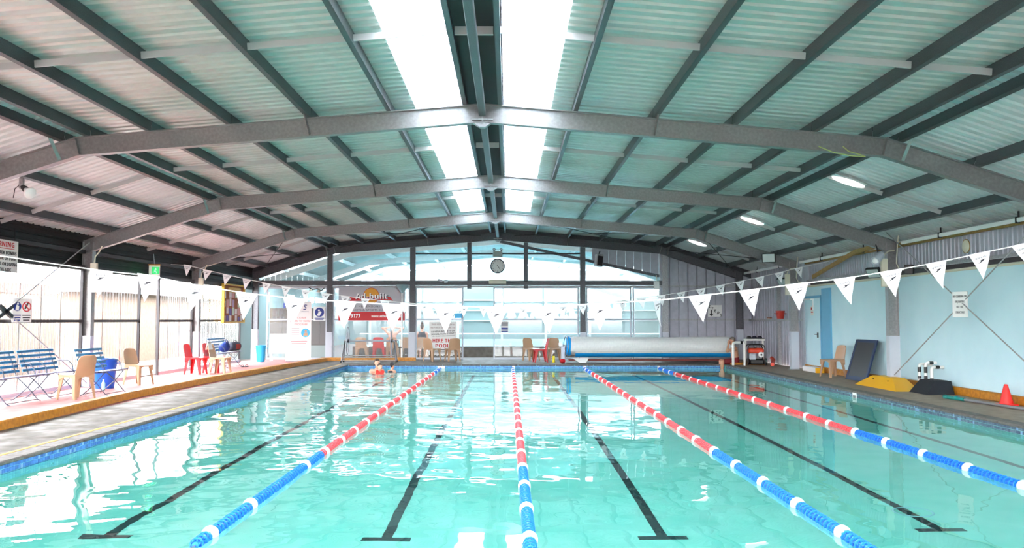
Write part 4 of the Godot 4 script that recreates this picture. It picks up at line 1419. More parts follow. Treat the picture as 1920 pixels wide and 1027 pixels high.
func build_left_signs():
	var o := board_sign("warning_sign", "white warning board with red heading hung high at the left edge", Vector3(-8.93, 2.69, -14.84), PI / 2, 1.0, 0.57, M.sign_white)
	write_on(o, "WARNING", 0.085, 0.70, M.sign_red, Vector3(0.03, 0.205, 0.008), Vector3.ZERO, 700)
	part("rule", mb().box(Vector3(0.03, 0.135, 0.007), Vector3(0.70, 0.012, 0.002)).mesh(), M.sign_red, o)
	var k := 0
	for t in ["NO WATER BOMBS", "FROM SIDE OF POOL", "RUNNING OR DIVING", "FROM THE SIDE"]:
		write_on(o, t, 0.058, [0.82, 0.84, 0.88, 0.62][k], M.text_dark, Vector3(0.03 if k < 3 else -0.02, 0.055 - 0.1 * k, 0.008), Vector3.ZERO, 700)
		k += 1
	for s in [-0.4, 0.4]:
		part("hanger", mb().tube([Vector3(s, 0.30, 0), Vector3(s, 0.52, 0.0)], 0.006, 6).mesh(), M.dark_steel, o)
	pennant_sign("narrow white safety sign with a blue round symbol on the mid rail", -15.42, 0.0, M.sign_blue, 0.20)
	pennant_sign("narrow white safety sign with a red ring symbol on the mid rail", -15.72, 0.0, M.sign_red, 0.22)
	# crossed bracing rods with a black clamp where they meet
	var x := thing("bracing_rods", "crossed steel bracing rods with a black clamp before the clear wall", "bracing", Vector3(-8.93, 0, -15.02))
	for s in [-1.0, 1.0]:
		part("rod", mb().tube([Vector3(0.012 * s, 0.22, -2.95 * s), Vector3(0.012 * s, 3.2, 2.95 * s)], 0.012, 8).mesh(), M.galvanised, x)
	part("clamp", mb().bar(Vector3(0, 1.61, -0.2), Vector3(0, 1.81, 0.2), 0.05, 0.07).bar(Vector3(0, 1.81, -0.2), Vector3(0, 1.61, 0.2), 0.05, 0.07).mesh(), M.black, x)
	# exit sign
	var e := thing("exit_sign", "green running man exit sign over the doorway in the clear wall", "sign", Vector3(-8.9, 2.79, -21.2), 0.25)
	part("housing", mb().box(Vector3.ZERO, Vector3(0.26, 0.26, 0.07), Basis(), 0.01).mesh(), M.sign_white, e)
	var lg := plain("exit_glow", Color(0.1, 0.6, 0.35), 0.4)
	lg.emission_enabled = true
	lg.emission = Color(0.08, 0.72, 0.38)
	lg.emission_energy_multiplier = 0.35
	part("green_panel", mb().box(Vector3(0.03, 0, 0.037), Vector3(0.18, 0.18, 0.006)).mesh(), lg, e)
	part("running_man", mb().ball(Vector3(0.035, 0.055, 0.042), Vector3(0.016, 0.016, 0.003), 10).bar(Vector3(0.03, 0.035, 0.042), Vector3(0.02, -0.015, 0.042), 0.003, 0.026).bar(Vector3(0.02, -0.015, 0.042), Vector3(0.055, -0.035, 0.042), 0.003, 0.014).bar(Vector3(0.055, -0.035, 0.042), Vector3(0.05, -0.07, 0.042), 0.003, 0.012).bar(Vector3(0.02, -0.015, 0.042), Vector3(-0.01, -0.04, 0.042), 0.003, 0.014).bar(Vector3(-0.01, -0.04, 0.042), Vector3(-0.04, -0.04, 0.042), 0.003, 0.012).bar(Vector3(0.03, 0.03, 0.042), Vector3(0.065, 0.01, 0.042), 0.003, 0.01).bar(Vector3(0.03, 0.03, 0.042), Vector3(-0.005, 0.0, 0.042), 0.003, 0.01).mesh(), M.sign_white, e)
	part("orange_cap", mb().box(Vector3(0, 0.145, 0), Vector3(0.28, 0.03, 0.09), Basis(), 0.005).mesh(), M.yellow_kerb, e)
	part("stem", mb().tube([Vector3(0, 0.16, 0), Vector3(-0.03, 0.42, 0)], 0.01, 6).mesh(), M.galvanised, e)
	var el := OmniLight3D.new()
	el.name = "exit_lamp"
	el.position = Vector3(0.03, 0, 0.10)
	el.light_color = Color(0.3, 1.0, 0.6)
	el.light_energy = 0.01
	el.light_size = 0.05
	el.omni_range = 12.0
	el.omni_attenuation = 2.0
	el.shadow_enabled = true
	e.add_child(el)
	# the cable tray and conduits on the second and third post
	for z in [-18.05, -24.3]:
		var c := thing("cable_cover", "pale cable cover with a bent conduit on the post by the %s" % ("dark blue bin" if z > -20 else "red chairs"), "conduit", Vector3(-8.8, 2.3, z + 0.14))
		part("cover", mb().box(Vector3(0, 0.15, 0), Vector3(0.14, 0.62, 0.08), Basis(), 0.01).mesh(), M.cream_paint, c)
		part("conduit", mb().tube([Vector3(0.0, 0.46, 0.0), Vector3(0.02, 0.60, 0.0), Vector3(0.1, 0.70, 0), Vector3(0.16, 0.82, 0)], 0.014, 8).mesh(), M.cream_paint, c)


func build_notice_board():
	mottled("cork", Color(0.50, 0.30, 0.18), Color(0.62, 0.38, 0.22), 3.0, 0.8)
	mottled("board_wood", Color(0.66, 0.52, 0.14), Color(0.82, 0.68, 0.20), 1.5, 0.5)
	var papers := [plain("paper_white", Color(0.86, 0.85, 0.84), 0.7), plain("paper_pink", Color(0.80, 0.62, 0.60), 0.7), plain("paper_lilac", Color(0.70, 0.62, 0.74), 0.7), plain("paper_green", Color(0.74, 0.84, 0.74), 0.7), plain("paper_blue", Color(0.40, 0.36, 0.62), 0.7)]
	var o := thing("notice_board", "cork notice board full of papers in an ochre wooden frame on the clear wall", "notice board", Vector3(WL + 0.16, 2.08, -27.45), PI / 2)
	var w := 2.0
	var h := 1.16
	part("backing", mb().box(Vector3(0, 0, 0), Vector3(w, h, 0.03)).mesh(), M.cork, o)
	for s in [-1.0, 1.0]:
		part("frame", mb().box(Vector3(s * (w * 0.5 + 0.02), 0, 0.03), Vector3(0.05, h + 0.09, 0.10), Basis(), 0.008).mesh(), M.board_wood, o)
		part("frame", mb().box(Vector3(0, s * (h * 0.5 + 0.02), 0.03), Vector3(w, 0.05, 0.10), Basis(), 0.008).mesh(), M.board_wood, o)
	part("header", mb().box(Vector3(0.1, 0.44, 0.025), Vector3(1.2, 0.16, 0.02)).mesh(), M.board_wood, o)
	rng.seed = 12
	for i in 7:
		for j in 4:
			if (i * 3 + j * 5) % 7 == 3: continue
			var pw := rng.randf_range(0.18, 0.25)
			var ph := rng.randf_range(0.18, 0.27)
			part("paper", mb().box(Vector3.ZERO, Vector3(pw, ph, 0.003)).mesh(), papers[(i * 2 + j * 3 + i * j) % 5 if rng.randf() < 0.6 else 0], o, Vector3(-0.84 + 0.28 * i, 0.27 - 0.26 * j + rng.randf_range(-0.03, 0.03), 0.018 + 0.001 * j), Vector3(0, 0, rng.randf_range(-0.06, 0.06)))


func build_left_lamp():
	var o := thing("par_floodlight", "round floodlight on a bracket under the left roof slope", "floodlight", Vector3(-7.38, 3.60, -12.72), 0.0)
	var xf := Transform3D(Basis(Vector3(0.86, -0.42, 0.30).normalized().cross(Vector3(0, 0, 1)).normalized(), 0.0), Vector3.ZERO)
	var d := Vector3(0.80, -0.50, 0.42).normalized()
	var u := d.cross(Vector3.UP).normalized()
	xf = Transform3D(Basis(u, d, u.cross(d)), Vector3.ZERO)
	part("holder", mb().lathe([Vector2(0, -0.12), Vector2(0.035, -0.12), Vector2(0.04, -0.02), Vector2(0.05, 0.02), Vector2(0.0, 0.02)], 14, xf).mesh(), M.dark_steel, o, Vector3(0.06, -0.06, 0.02))
	part("bulb", mb().lathe([Vector2(0.03, 0.0), Vector2(0.05, 0.05), Vector2(0.085, 0.11), Vector2(0.092, 0.13), Vector2(0.085, 0.145), Vector2(0.0, 0.155)], 20, xf).mesh(), M.white_plastic, o, Vector3(0.08, -0.075, 0.03))
	part("bracket", mb().box(Vector3(0, 0.02, 0), Vector3(0.06, 0.16, 0.06), Basis(), 0.008).box(Vector3(0, 0.14, 0), Vector3(0.03, 0.12, 0.03)).mesh(), M.galvanised, o)
	part("lead", mb().tube([Vector3(-0.03, 0.0, 0), Vector3(-0.10, -0.06, 0.0), Vector3(-0.12, -0.2, 0.0)], 0.006, 6).mesh(), M.dark_steel, o)


# ---------------------------------------------------------------- far end

func build_far_objects():
	build_reel()
	build_roller()
	build_banner()
	build_pull_up()
	build_hire_notice()
	build_clock()
	var beige := make_chair("beige plastic chair before the hire notice, nearer the steel post", M.beige_plastic, Vector3(-2.62, DK, -29.1), 2.5)
	copy(beige, "beige plastic chair covering the right end of the hire notice", Vector3(-1.92, DK, -29.1), -2.75)
	copy(beige, "beige plastic chair just behind the side-on red chair at the glass door", Vector3(0.80, DK, -29.4), 0.55)
	copy(beige, "beige plastic chair facing the pool behind the yellow bottle", Vector3(1.62, DK, -29.5), 0.1)
	make_chair("red plastic chair seen from the side at the pool's far end", M.red_plastic, Vector3(1.08, DK, -28.55), -1.45)
	copy(beige, "beige plastic chair behind the glass seen through the empty reel's left half", Vector3(-5.35, DK, -30.95), PI)
	make_chair("dark red plastic chair behind the glass seen through the empty reel", M.red_plastic, Vector3(-4.72, DK, -30.95), PI)
	copy(beige, "beige plastic chair behind the glass next to the post by the reel", Vector3(-3.72, DK, -30.95), PI)
	# yellow bottle
	var yb := thing("yellow_bottle", "bright yellow bottle standing on the far pool edge", "bottle", Vector3(1.52, DK, -28.3))
	plain("yellow_plastic", Color(0.90, 0.82, 0.10), 0.35)
	part("body", mb().lathe([Vector2(0, 0), Vector2(0.045, 0), Vector2(0.05, 0.02), Vector2(0.05, 0.08), Vector2(0.044, 0.10), Vector2(0.05, 0.12), Vector2(0.048, 0.19), Vector2(0.024, 0.225), Vector2(0, 0.23)], 14).mesh(), M.yellow_plastic, yb)
	part("cap", mb().lathe([Vector2(0, 0.225), Vector2(0.024, 0.225), Vector2(0.024, 0.265), Vector2(0, 0.265)], 12).mesh(), M.text_dark, yb)
	# whiteboard on the floor
	var wb := thing("whiteboard", "blank white board on a low stand in the far corner beside the light blue tub", "board", Vector3(-7.95, DK, -29.3), 0.05)
	part("panel", mb().box(Vector3(0, 0.60, 0), Vector3(0.62, 0.68, 0.03), Basis(Vector3.RIGHT, -0.08), 0.006).mesh(), M.white_plastic, wb)
	for s in [-1.0, 1.0]:
		part("stand", mb().bar(Vector3(s * 0.26, 0.0, 0.06), Vector3(s * 0.26, 0.30, 0.0), 0.04, 0.03).bar(Vector3(s * 0.26, 0.0, -0.2), Vector3(s * 0.26, 0.5, -0.02), 0.04, 0.03).mesh(), M.pale_paint, wb)
	# blue round safety sign
	var bs := board_sign("pool_rules_sign", "white sign with a blue disc on the far window beside the first post", Vector3(-6.72, 1.77, ZF + 0.09), 0.0, 0.42, 0.50, M.sign_white)
	part("disc", mb().lathe([Vector2(0, 0), Vector2(0.165, 0), Vector2(0.165, 0.003), Vector2(0, 0.003)], 28, Transform3D(Basis(Vector3.RIGHT, PI / 2), Vector3(0, 0.05, 0.007))).mesh(), M.sign_blue, bs)
	part("figure", mb().ball(Vector3(-0.02, 0.12, 0.012), Vector3(0.035, 0.035, 0.003), 12).prism([Vector2(-0.09, -0.06), Vector2(0.0, -0.09), Vector2(0.08, 0.06), Vector2(0.03, 0.09), Vector2(-0.03, 0.06)], 0.003, Transform3D(Basis(), Vector3(0, 0, 0.012))).mesh(), M.sign_white, bs)
	for k in 2:
		part("text_line", mb().box(Vector3(0, -0.16 - 0.05 * k, 0.0075), Vector3(0.34 - 0.06 * k, 0.026, 0.002)).mesh(), M.sign_blue, bs)
	# small papers on the glass
	var tp := board_sign("teal_paper", "small teal paper stuck on the glass above the hire notice", Vector3(-1.78, 1.70, ZF + 0.055), 0.0, 0.26, 0.17, M.bin_sky, "paper")
	var po := board_sign("door_poster", "small blue and white poster on the glass sliding door", Vector3(-0.13, 1.30, ZF + 0.055), 0.0, 0.27, 0.40, M.paper_white, "poster")
	part("picture", mb().box(Vector3(0, 0.10, 0.007), Vector3(0.24, 0.14, 0.002)).mesh(), M.outdoor_grey, po)
	part("text_band", mb().box(Vector3(0, -0.06, 0.007), Vector3(0.24, 0.07, 0.002)).mesh(), M.sign_blue, po)
	part("text_band", mb().box(Vector3(0, -0.16, 0.007), Vector3(0.24, 0.04, 0.002)).mesh(), M.sign_blue, po)
	# STEPS sign
	var st := board_sign("steps_sign", "small pale sign with slanting letters and an arrow on the grey ribbed sheets", Vector3(7.38, 1.87, ZF + 0.06), 0.0, 0.50, 0.42, M.sign_white)
	var spell := ["S", "T", "E", "P", "S"]
	for k in 5:
		write_on(st, spell[k], 0.105, 0.0, M.text_dark, Vector3(-0.20 + 0.105 * k, 0.15 - 0.075 * k, 0.009), Vector3(0, 0, -0.25), 700)
	part("arrow", mb().box(Vector3(-0.13, -0.04, 0.008), Vector3(0.04, 0.14, 0.003)).prism([Vector2(-0.21, -0.10), Vector2(-0.05, -0.10), Vector2(-0.13, -0.19)], 0.003, Transform3D(Basis(), Vector3(0, 0, 0.008))).mesh(), M.text_dark, st)
	# grey outlet hopper and pipe at the banner's corner
	var ho := thing("rain_hopper", "grey funnel shaped hopper on a pipe at the banner's upper corner", "pipe", Vector3(-3.75, 2.62, ZF + 0.36))
	part("funnel", mb().lathe([Vector2(0, -0.12), Vector2(0.05, -0.12), Vector2(0.07, -0.06), Vector2(0.22, 0.12), Vector2(0.22, 0.17), Vector2(0, 0.17)], 18).mesh(), M.hopper_blue, ho)
	part("pipe", mb().tube([Vector3(0, -0.1, 0), Vector3(0, -2.48, 0)], 0.03, 10).mesh(), M.white_paint, ho)
	# cream boxes on the beam and the post, a small fitting
	var cb := thing("junction_box", "long cream box on the beam under the clock", "box", Vector3(-0.38, 2.905, ZF + 0.17))
	part("body", mb().box(Vector3.ZERO, Vector3(0.62, 0.15, 0.12), Basis(), 0.01).mesh(), M.cream_paint, cb)
	part("cable", mb().tube([Vector3(0.31, -0.03, 0), Vector3(0.6, 0.0, -0.02), Vector3(0.85, 0.03, -0.02), Vector3(1.3, 0.02, -0.03)], 0.012, 6).mesh(), M.dark_steel, cb)
	var c2 := thing("junction_box", "upright cream box on the post between windows and grey sheets", "box", Vector3(5.28, 2.78, ZF + 0.17))
	part("body", mb().box(Vector3.ZERO, Vector3(0.19, 0.30, 0.12), Basis(), 0.012).mesh(), M.white_plastic, c2)
	part("conduit", mb().tube([Vector3(0, 0.15, 0), Vector3(0, 0.36, 0)], 0.014, 6).mesh(), M.cream_paint, c2)
	var cam := thing("security_camera", "small grey camera fitting on the beam near the tall post", "camera", Vector3(-2.4, 2.93, ZF + 0.17))
	part("base", mb().box(Vector3(0.18, 0, -0.03), Vector3(0.12, 0.12, 0.06), Basis(), 0.01).mesh(), M.pale_paint, cam)
	part("arm", mb().tube([Vector3(0.13, 0, 0), Vector3(0.0, 0.03, 0.04)], 0.016, 6).mesh(), M.galvanised, cam)
	part("body", mb().bar(Vector3(-0.1, 0.05, 0.05), Vector3(0.06, 0.0, 0.05), 0.07, 0.07, Vector3.UP, 0.01).mesh(), M.pale_paint, cam)
	var hs := thing("box_speaker", "grey box speaker hung from the sloping bar in the gable", "speaker", Vector3(3.22, 3.66, ZF + 0.30), 0.35)
	hs.rotation.z = -0.12
	part("body", mb().box(Vector3(0, 0, 0), Vector3(0.26, 0.44, 0.22), Basis(), 0.02).mesh(), M.galvanised, hs)
	part("grille", mb().box(Vector3(0, -0.02, 0.112), Vector3(0.2, 0.34, 0.006)).mesh(), M.dark_steel, hs)
	part("bracket", mb().bar(Vector3(0, 0.2, -0.05), Vector3(0.06, 0.36, -0.12), 0.04, 0.02).mesh(), M.dark_steel, hs)
	# pipes in the corner
	var lb := thing("cable_coil", "coiled cables and small fittings at the far left corner of the beam", "cable", Vector3(-6.85, 2.66, ZF + 0.12))
	part("coil", mb().tube([Vector3(-0.25, 0.05, 0), Vector3(-0.12, -0.04, 0.03), Vector3(0.05, 0.0, 0.02), Vector3(0.2, -0.07, 0.02), Vector3(0.3, 0.03, 0)], 0.02, 6).mesh(), M.dark_steel, lb)
	part("lamp", mb().ball(Vector3(-0.18, -0.06, 0.06), Vector3(0.05, 0.05, 0.05), 10).mesh(), M.cream_paint, lb)
	part("lamp", mb().ball(Vector3(0.12, -0.09, 0.06), Vector3(0.06, 0.05, 0.05), 10).mesh(), M.cream_paint, lb)


func ring_pts(c: Vector3, r: float, n: int, u: Vector3, w: Vector3) -> Array:
	var p := []
	for k in n:
		p.append(c + u * (r * cos(TAU * k / n)) + w * (r * sin(TAU * k / n)))
	return p


func build_reel():
	var o := thing("empty_reel", "empty chrome lane rope reel with two big hoop wheels at the far end", "reel", Vector3(-4.63, DK, -28.25), 0.06)
	var half := 0.72
	for s in [-1.0, 1.0]:
		var hub := Vector3(s * half, 0.72, 0)
		part("hoop", mb().tube(ring_pts(hub, 0.46, 28, Vector3(0, 0, 1).rotated(Vector3.UP, 0.02), Vector3.UP), 0.013, 8, true).mesh(), M.chrome, o)
		var sp := mb()
		for k in 4:
			var an := PI * k / 4.0 + 0.2
			var d := Vector3(sin(0.02) * cos(an), sin(an), cos(0.02) * cos(an))
			sp.tube([hub - d * 0.455, hub + d * 0.455], 0.006, 6)
		part("spokes", sp.mesh(), M.chrome, o)
		var x: float = s * (half + 0.12)
		part("stand", mb().tube([Vector3(x + s * 0.06, 0.01, 0.30), Vector3(x - s * 0.03, 0.74, 0.0), Vector3(x + s * 0.06, 0.01, -0.30)], 0.02, 8).mesh(), M.chrome, o)
		for z in [0.30, -0.30]:
			part("caster", mb().lathe([Vector2(0, -0.015), Vector2(0.04, -0.015), Vector2(0.045, 0), Vector2(0.04, 0.015), Vector2(0, 0.015)], 14, Transform3D(Basis(Vector3(0, 0, 1), PI / 2), Vector3(x + s * 0.06, 0.045, z))).mesh(), M.black, o)
		part("hub", mb().lathe([Vector2(0, -0.05), Vector2(0.06, -0.05), Vector2(0.06, 0.05), Vector2(0, 0.05)], 14, Transform3D(Basis(Vector3(0, 0, 1), PI / 2), hub)).mesh(), M.dark_steel, o)
	part("shaft", mb().tube([Vector3(-half - 0.12, 0.72, 0), Vector3(half + 0.12, 0.72, 0)], 0.028, 10).mesh(), M.chrome, o)
	for q in [[0.24, 0.20], [0.16, -0.24], [0.08, 0.27]]:
		part("cross_bar", mb().tube([Vector3(-half - 0.16, q[0], q[1] * 0.9), Vector3(half + 0.16, q[0], q[1] * 0.9)], 0.016, 8).mesh(), M.galvanised, o)
	part("crank", mb().tube([Vector3(half + 0.12, 0.72, 0), Vector3(half + 0.24, 0.72, 0), Vector3(half + 0.24, 0.50, 0.12), Vector3(half + 0.36, 0.50, 0.12)], 0.016, 8).mesh(), M.dark_steel, o)


func build_roller():
	mottled("cover_white", Color(0.86, 0.86, 0.86), Color(0.92, 0.92, 0.91), 0.8, 0.55, 0.0, 0.03, 4)
	plain("cover_blue", Color(0.06, 0.64, 0.94), 0.45)
	plain("rust_red", Color(0.45, 0.16, 0.12), 0.6)
	var o := thing("pool_cover_roller", "long roll of white pool cover with blue lining on a low frame", "pool cover", Vector3(4.72, DK, -28.2))
	# the roll, a loose spiral that bulges unevenly
	var f := FastNoiseLite.new()
	f.frequency = 1.1
	f.seed = 3
	var rows := []
	var n := 46
	for i in n + 1:
		var x := lerpf(-2.66, 2.74, float(i) / n)
		var r := []
		for k in 25:
			var an := TAU * k / 24.0 + PI * 0.5
			var rad := 0.325 + 0.022 * f.get_noise_2d(x * 1.4, sin(an) * 1.5) + 0.012 * sin(an * 3.0 + x * 1.5)
			if i == 0 or i == n: rad *= 0.93
			r.append(Vector3(x, 0.545 + rad * sin(an) * 0.94, rad * cos(an)))
		rows.append(r)
	var m := mb()
	m.strip(rows)
	for e in [0, n]:
		var c := Vector3(rows[e][0].x, 0.545, 0)
		for k in 24:
			m.flat(c, rows[e][k], rows[e][k + 1], Vector3(-1 if e == 0 else 1, 0, 0))
	part("rolled_cover", fix_out(m, 0.545).mesh(), M.cover_white, o)
	# the blue lining at the roll's near bottom, and at its left end
	var lin := []
	for i in 31:
		var x := lerpf(-2.50, 2.76, i / 30.0)
		var r := []
		for k in 6:
			var an := -0.62 - 0.20 * k
			var rad := 0.338 + 0.012 * f.get_noise_2d(x * 2.0, 7.0)
			r.append(Vector3(x, 0.530 + rad * sin(an) * 0.98 - 0.01, -rad * -cos(an)))
		lin.append(r)
	part("lining", shell(lin, 0.012), M.cover_blue, o)
	var lapr := []
	for i in 31:
		var x := lerpf(-2.50, 2.72, i / 30.0)
		var r := []
		for k in 4:
			var an := -0.40 - 0.09 * k
			r.append(Vector3(x, 0.545 + 0.352 * sin(an), 0.352 * cos(an) + 0.004 * sin(x * 9.0)))
		lapr.append(r)
	part("hem", shell(lapr, 0.01), M.cover_white, o)
	part("end_lining", mb().lathe([Vector2(0, -0.07), Vector2(0.24, -0.07), Vector2(0.31, -0.03), Vector2(0.33, 0.05), Vector2(0.30, 0.10), Vector2(0, 0.10)], 26, Transform3D(Basis(Vector3(0, 0, 1), PI / 2), Vector3(-2.68, 0.545, 0))).mesh(), M.cover_blue, o)
	part("core", mb().tube([Vector3(-2.95, 0.545, 0), Vector3(2.98, 0.545, 0)], 0.055, 12).mesh(), M.galvanised, o)
	# end stands
	for s in [-1.0, 1.0]:
		var b := mb()
		b.box(Vector3(s * 2.90, 0.27, 0), Vector3(0.12, 0.54, 0.16), Basis(), 0.01)
		b.box(Vector3(s * 2.90, 0.02, 0), Vector3(0.16, 0.04, 0.62))
		part("stand", b.mesh(), M.pale_paint if s < 0 else M.galvanised, o)
	part("hand_wheel", mb().tube(ring_pts(Vector3(-2.80, 0.53, 0.08), 0.34, 26, Vector3(0.16, 0, 1).normalized(), Vector3.UP), 0.014, 8, true).mesh(), M.chrome, o)
	part("wheel_spoke", mb().tube([Vector3(-2.85, 0.2, 0.0), Vector3(-2.75, 0.87, 0.08)], 0.012, 6).tube([Vector3(-2.85, 0.53, -0.24), Vector3(-2.75, 0.53, 0.40)], 0.012, 6).mesh(), M.chrome, o)
	part("gear_box", mb().box(Vector3(-2.97, 0.60, 0.06), Vector3(0.13, 0.14, 0.18), Basis(), 0.02).mesh(), M.white_plastic, o)
	part("red_foot", mb().ball(Vector3(-2.93, 0.075, 0.34), Vector3(0.10, 0.08, 0.09), 12).mesh(), M.red_plastic, o)
	part("base_rail", mb().box(Vector3(0.1, 0.09, 0.20), Vector3(5.6, 0.05, 0.05)).box(Vector3(0.1, 0.09, -0.2), Vector3(5.6, 0.05, 0.05)).mesh(), M.rust_red, o)
	part("loose_flap", mb().prism([Vector2(-2.62, 0.17), Vector2(-2.06, 0.17), Vector2(-2.16, 0.01), Vector2(-2.36, 0.01)], 0.02, Transform3D(Basis(), Vector3(0, 0, 0.33))).mesh(), M.cover_white, o)


func fix_out(m: MB, yc: float) -> MB:        # normals away from the roll's axis
	for i in range(0, m.v.size(), 3):
		var c := (m.v[i] + m.v[i + 1] + m.v[i + 2]) / 3.0
		var out := Vector3(0, c.y - yc, c.z)
		var q := m.n[i] + m.n[i + 1] + m.n[i + 2]
		if absf(q.normalized().x) < 0.8 and q.dot(out) < 0.0:
			for k in 3: m.n[i + k] = -m.n[i + k]
			var t := m.v[i + 1]
			m.v[i + 1] = m.v[i + 2]
			m.v[i + 2] = t
			var tn := m.n[i + 1]
			m.n[i + 1] = m.n[i + 2]
			m.n[i + 2] = tn
	return m


func build_banner():
	plain("banner_grey", Color(0.70, 0.70, 0.73), 0.5)
	plain("banner_red", Color(0.74, 0.05, 0.09), 0.5)
	plain("banner_gold", Color(0.86, 0.60, 0.16), 0.5)
	plain("navy", Color(0.10, 0.10, 0.18), 0.5)
	plain("hopper_blue", Color(0.55, 0.66, 0.70), 0.5)
	var w := 2.36
	var h := 1.18
	var o := board_sign("advertising_banner", "grey and red builder's advertising banner hung in the far window", Vector3(-4.86, 2.12, ZF + 0.12), 0.0, w, h, M.banner_grey, "banner")
	part("sun_disc", mb().lathe([Vector2(0, 0), Vector2(0.27, 0), Vector2(0.27, 0.003), Vector2(0, 0.003)], 30, Transform3D(Basis(Vector3.RIGHT, PI / 2), Vector3(-0.02, 0.29, 0.007))).mesh(), M.banner_gold, o)
	part("sun_rim", mb().lathe([Vector2(0.27, 0), Vector2(0.285, 0), Vector2(0.285, 0.003), Vector2(0.27, 0.003)], 30, Transform3D(Basis(Vector3.RIGHT, PI / 2), Vector3(-0.02, 0.29, 0.0068))).mesh(), M.banner_red, o)
	part("ribbon", mb().prism([Vector2(-0.80, 0.10), Vector2(-0.72, 0.17), Vector2(-0.80, 0.24), Vector2(0.66, 0.24), Vector2(0.76, 0.10), Vector2(0.66, 0.13)], 0.003, Transform3D(Basis(), Vector3(0.0, 0.0, 0.010))).mesh(), M.banner_red, o)
	write_on(o, "Ad-built", 0.19, 1.14, M.navy, Vector3(0.02, 0.245, 0.0125), Vector3.ZERO, 800)
	write_on(o, "Ad-built", 0.19, 1.14, M.white_plastic, Vector3(-0.005, 0.265, 0.0165), Vector3.ZERO, 800)
	write_on(o, "• HOMES   • EXTENSIONS   • CARPORTS", 0.065, 2.05, M.text_dark, Vector3(0, -0.09, 0.009))
	write_on(o, "• COURTS & SPORTS SURFACES •", 0.065, 1.75, M.text_dark, Vector3(0, -0.22, 0.009))
	part("red_band", mb().box(Vector3(0, -0.435, 0.0075), Vector3(w, 0.31, 0.004)).mesh(), M.banner_red, o)
	write_on(o, "45 9177", 0.13, 0.56, M.white_plastic, Vector3(-0.68, -0.43, 0.012), Vector3.ZERO, 700)
	write_on(o, "www.adbuilt.com.au", 0.085, 1.05, M.white_plastic, Vector3(0.52, -0.44, 0.012), Vector3.ZERO, 600)


func build_pull_up():
	plain("pink_text", Color(0.80, 0.42, 0.45), 0.6)
	plain("grey_text", Color(0.72, 0.68, 0.70), 0.6)
	var o := thing("pull_up_banner", "tall white pull-up banner with a blue emblem and a round picture at the far left", "banner", Vector3(-7.14, DK, -28.85), 0.03)
	var w := 0.82
	part("panel", mb().box(Vector3(0, 1.03, 0), Vector3(w, 2.0, 0.006)).mesh(), M.white_plastic, o)
	part("foot", mb().box(Vector3(0, 0.03, 0), Vector3(w + 0.04, 0.06, 0.16), Basis(), 0.015).mesh(), M.galvanised, o)
	part("top_rail", mb().box(Vector3(0, 2.03, 0), Vector3(w, 0.02, 0.02)).mesh(), M.galvanised, o)
	part("emblem", mb().tube([Vector3(0.26, 1.92, 0), Vector3(0.19, 1.93, 0), Vector3(0.17, 1.88, 0), Vector3(0.23, 1.84, 0), Vector3(0.22, 1.79, 0), Vector3(0.14, 1.78, 0)].map(func(p): return p + Vector3(0, 0, 0.006)), 0.018, 6).mesh(), M.sign_blue, o)
	write_on(o, "SWIM SCHOOL", 0.035, 0.26, M.sign_blue, Vector3(0.2, 1.70, 0.006))
	write_on(o, "COME", 0.06, 0.3, M.pink_text, Vector3(0.09, 1.49, 0.006))
	write_on(o, "LEARN TO SWIM", 0.06, 0.66, M.pink_text, Vector3(0.04, 1.38, 0.006))
	write_on(o, "PROGRAM", 0.06, 0.42, M.pink_text, Vector3(0.06, 1.27, 0.006))
	part("round_picture", mb().lathe([Vector2(0, 0), Vector2(0.15, 0), Vector2(0.15, 0.003), Vector2(0, 0.003)], 28, Transform3D(Basis(Vector3.RIGHT, PI / 2), Vector3(0.22, 0.98, 0.004))).mesh(), M.bin_sky, o)
	part("round_picture", mb().ball(Vector3(0.23, 1.04, 0.008), Vector3(0.04, 0.045, 0.003), 12).prism([Vector2(0.14, 0.88), Vector2(0.30, 0.88), Vector2(0.29, 0.97), Vector2(0.24, 1.0), Vector2(0.17, 0.97)], 0.003, Transform3D(Basis(), Vector3(0, 0, 0.0075))).mesh(), M.beige_plastic, o)
	for k in 5:
		part("text_line", mb().box(Vector3(-0.12, 1.13 - 0.075 * k, 0.004), Vector3(0.26, 0.022, 0.002)).mesh(), M.grey_text, o)
	for k in 4:
		part("text_line", mb().box(Vector3(0, 0.70 - 0.085 * k, 0.004), Vector3(0.56 - 0.06 * k, 0.024, 0.002)).mesh(), M.pink_text if k < 2 else M.grey_text, o)


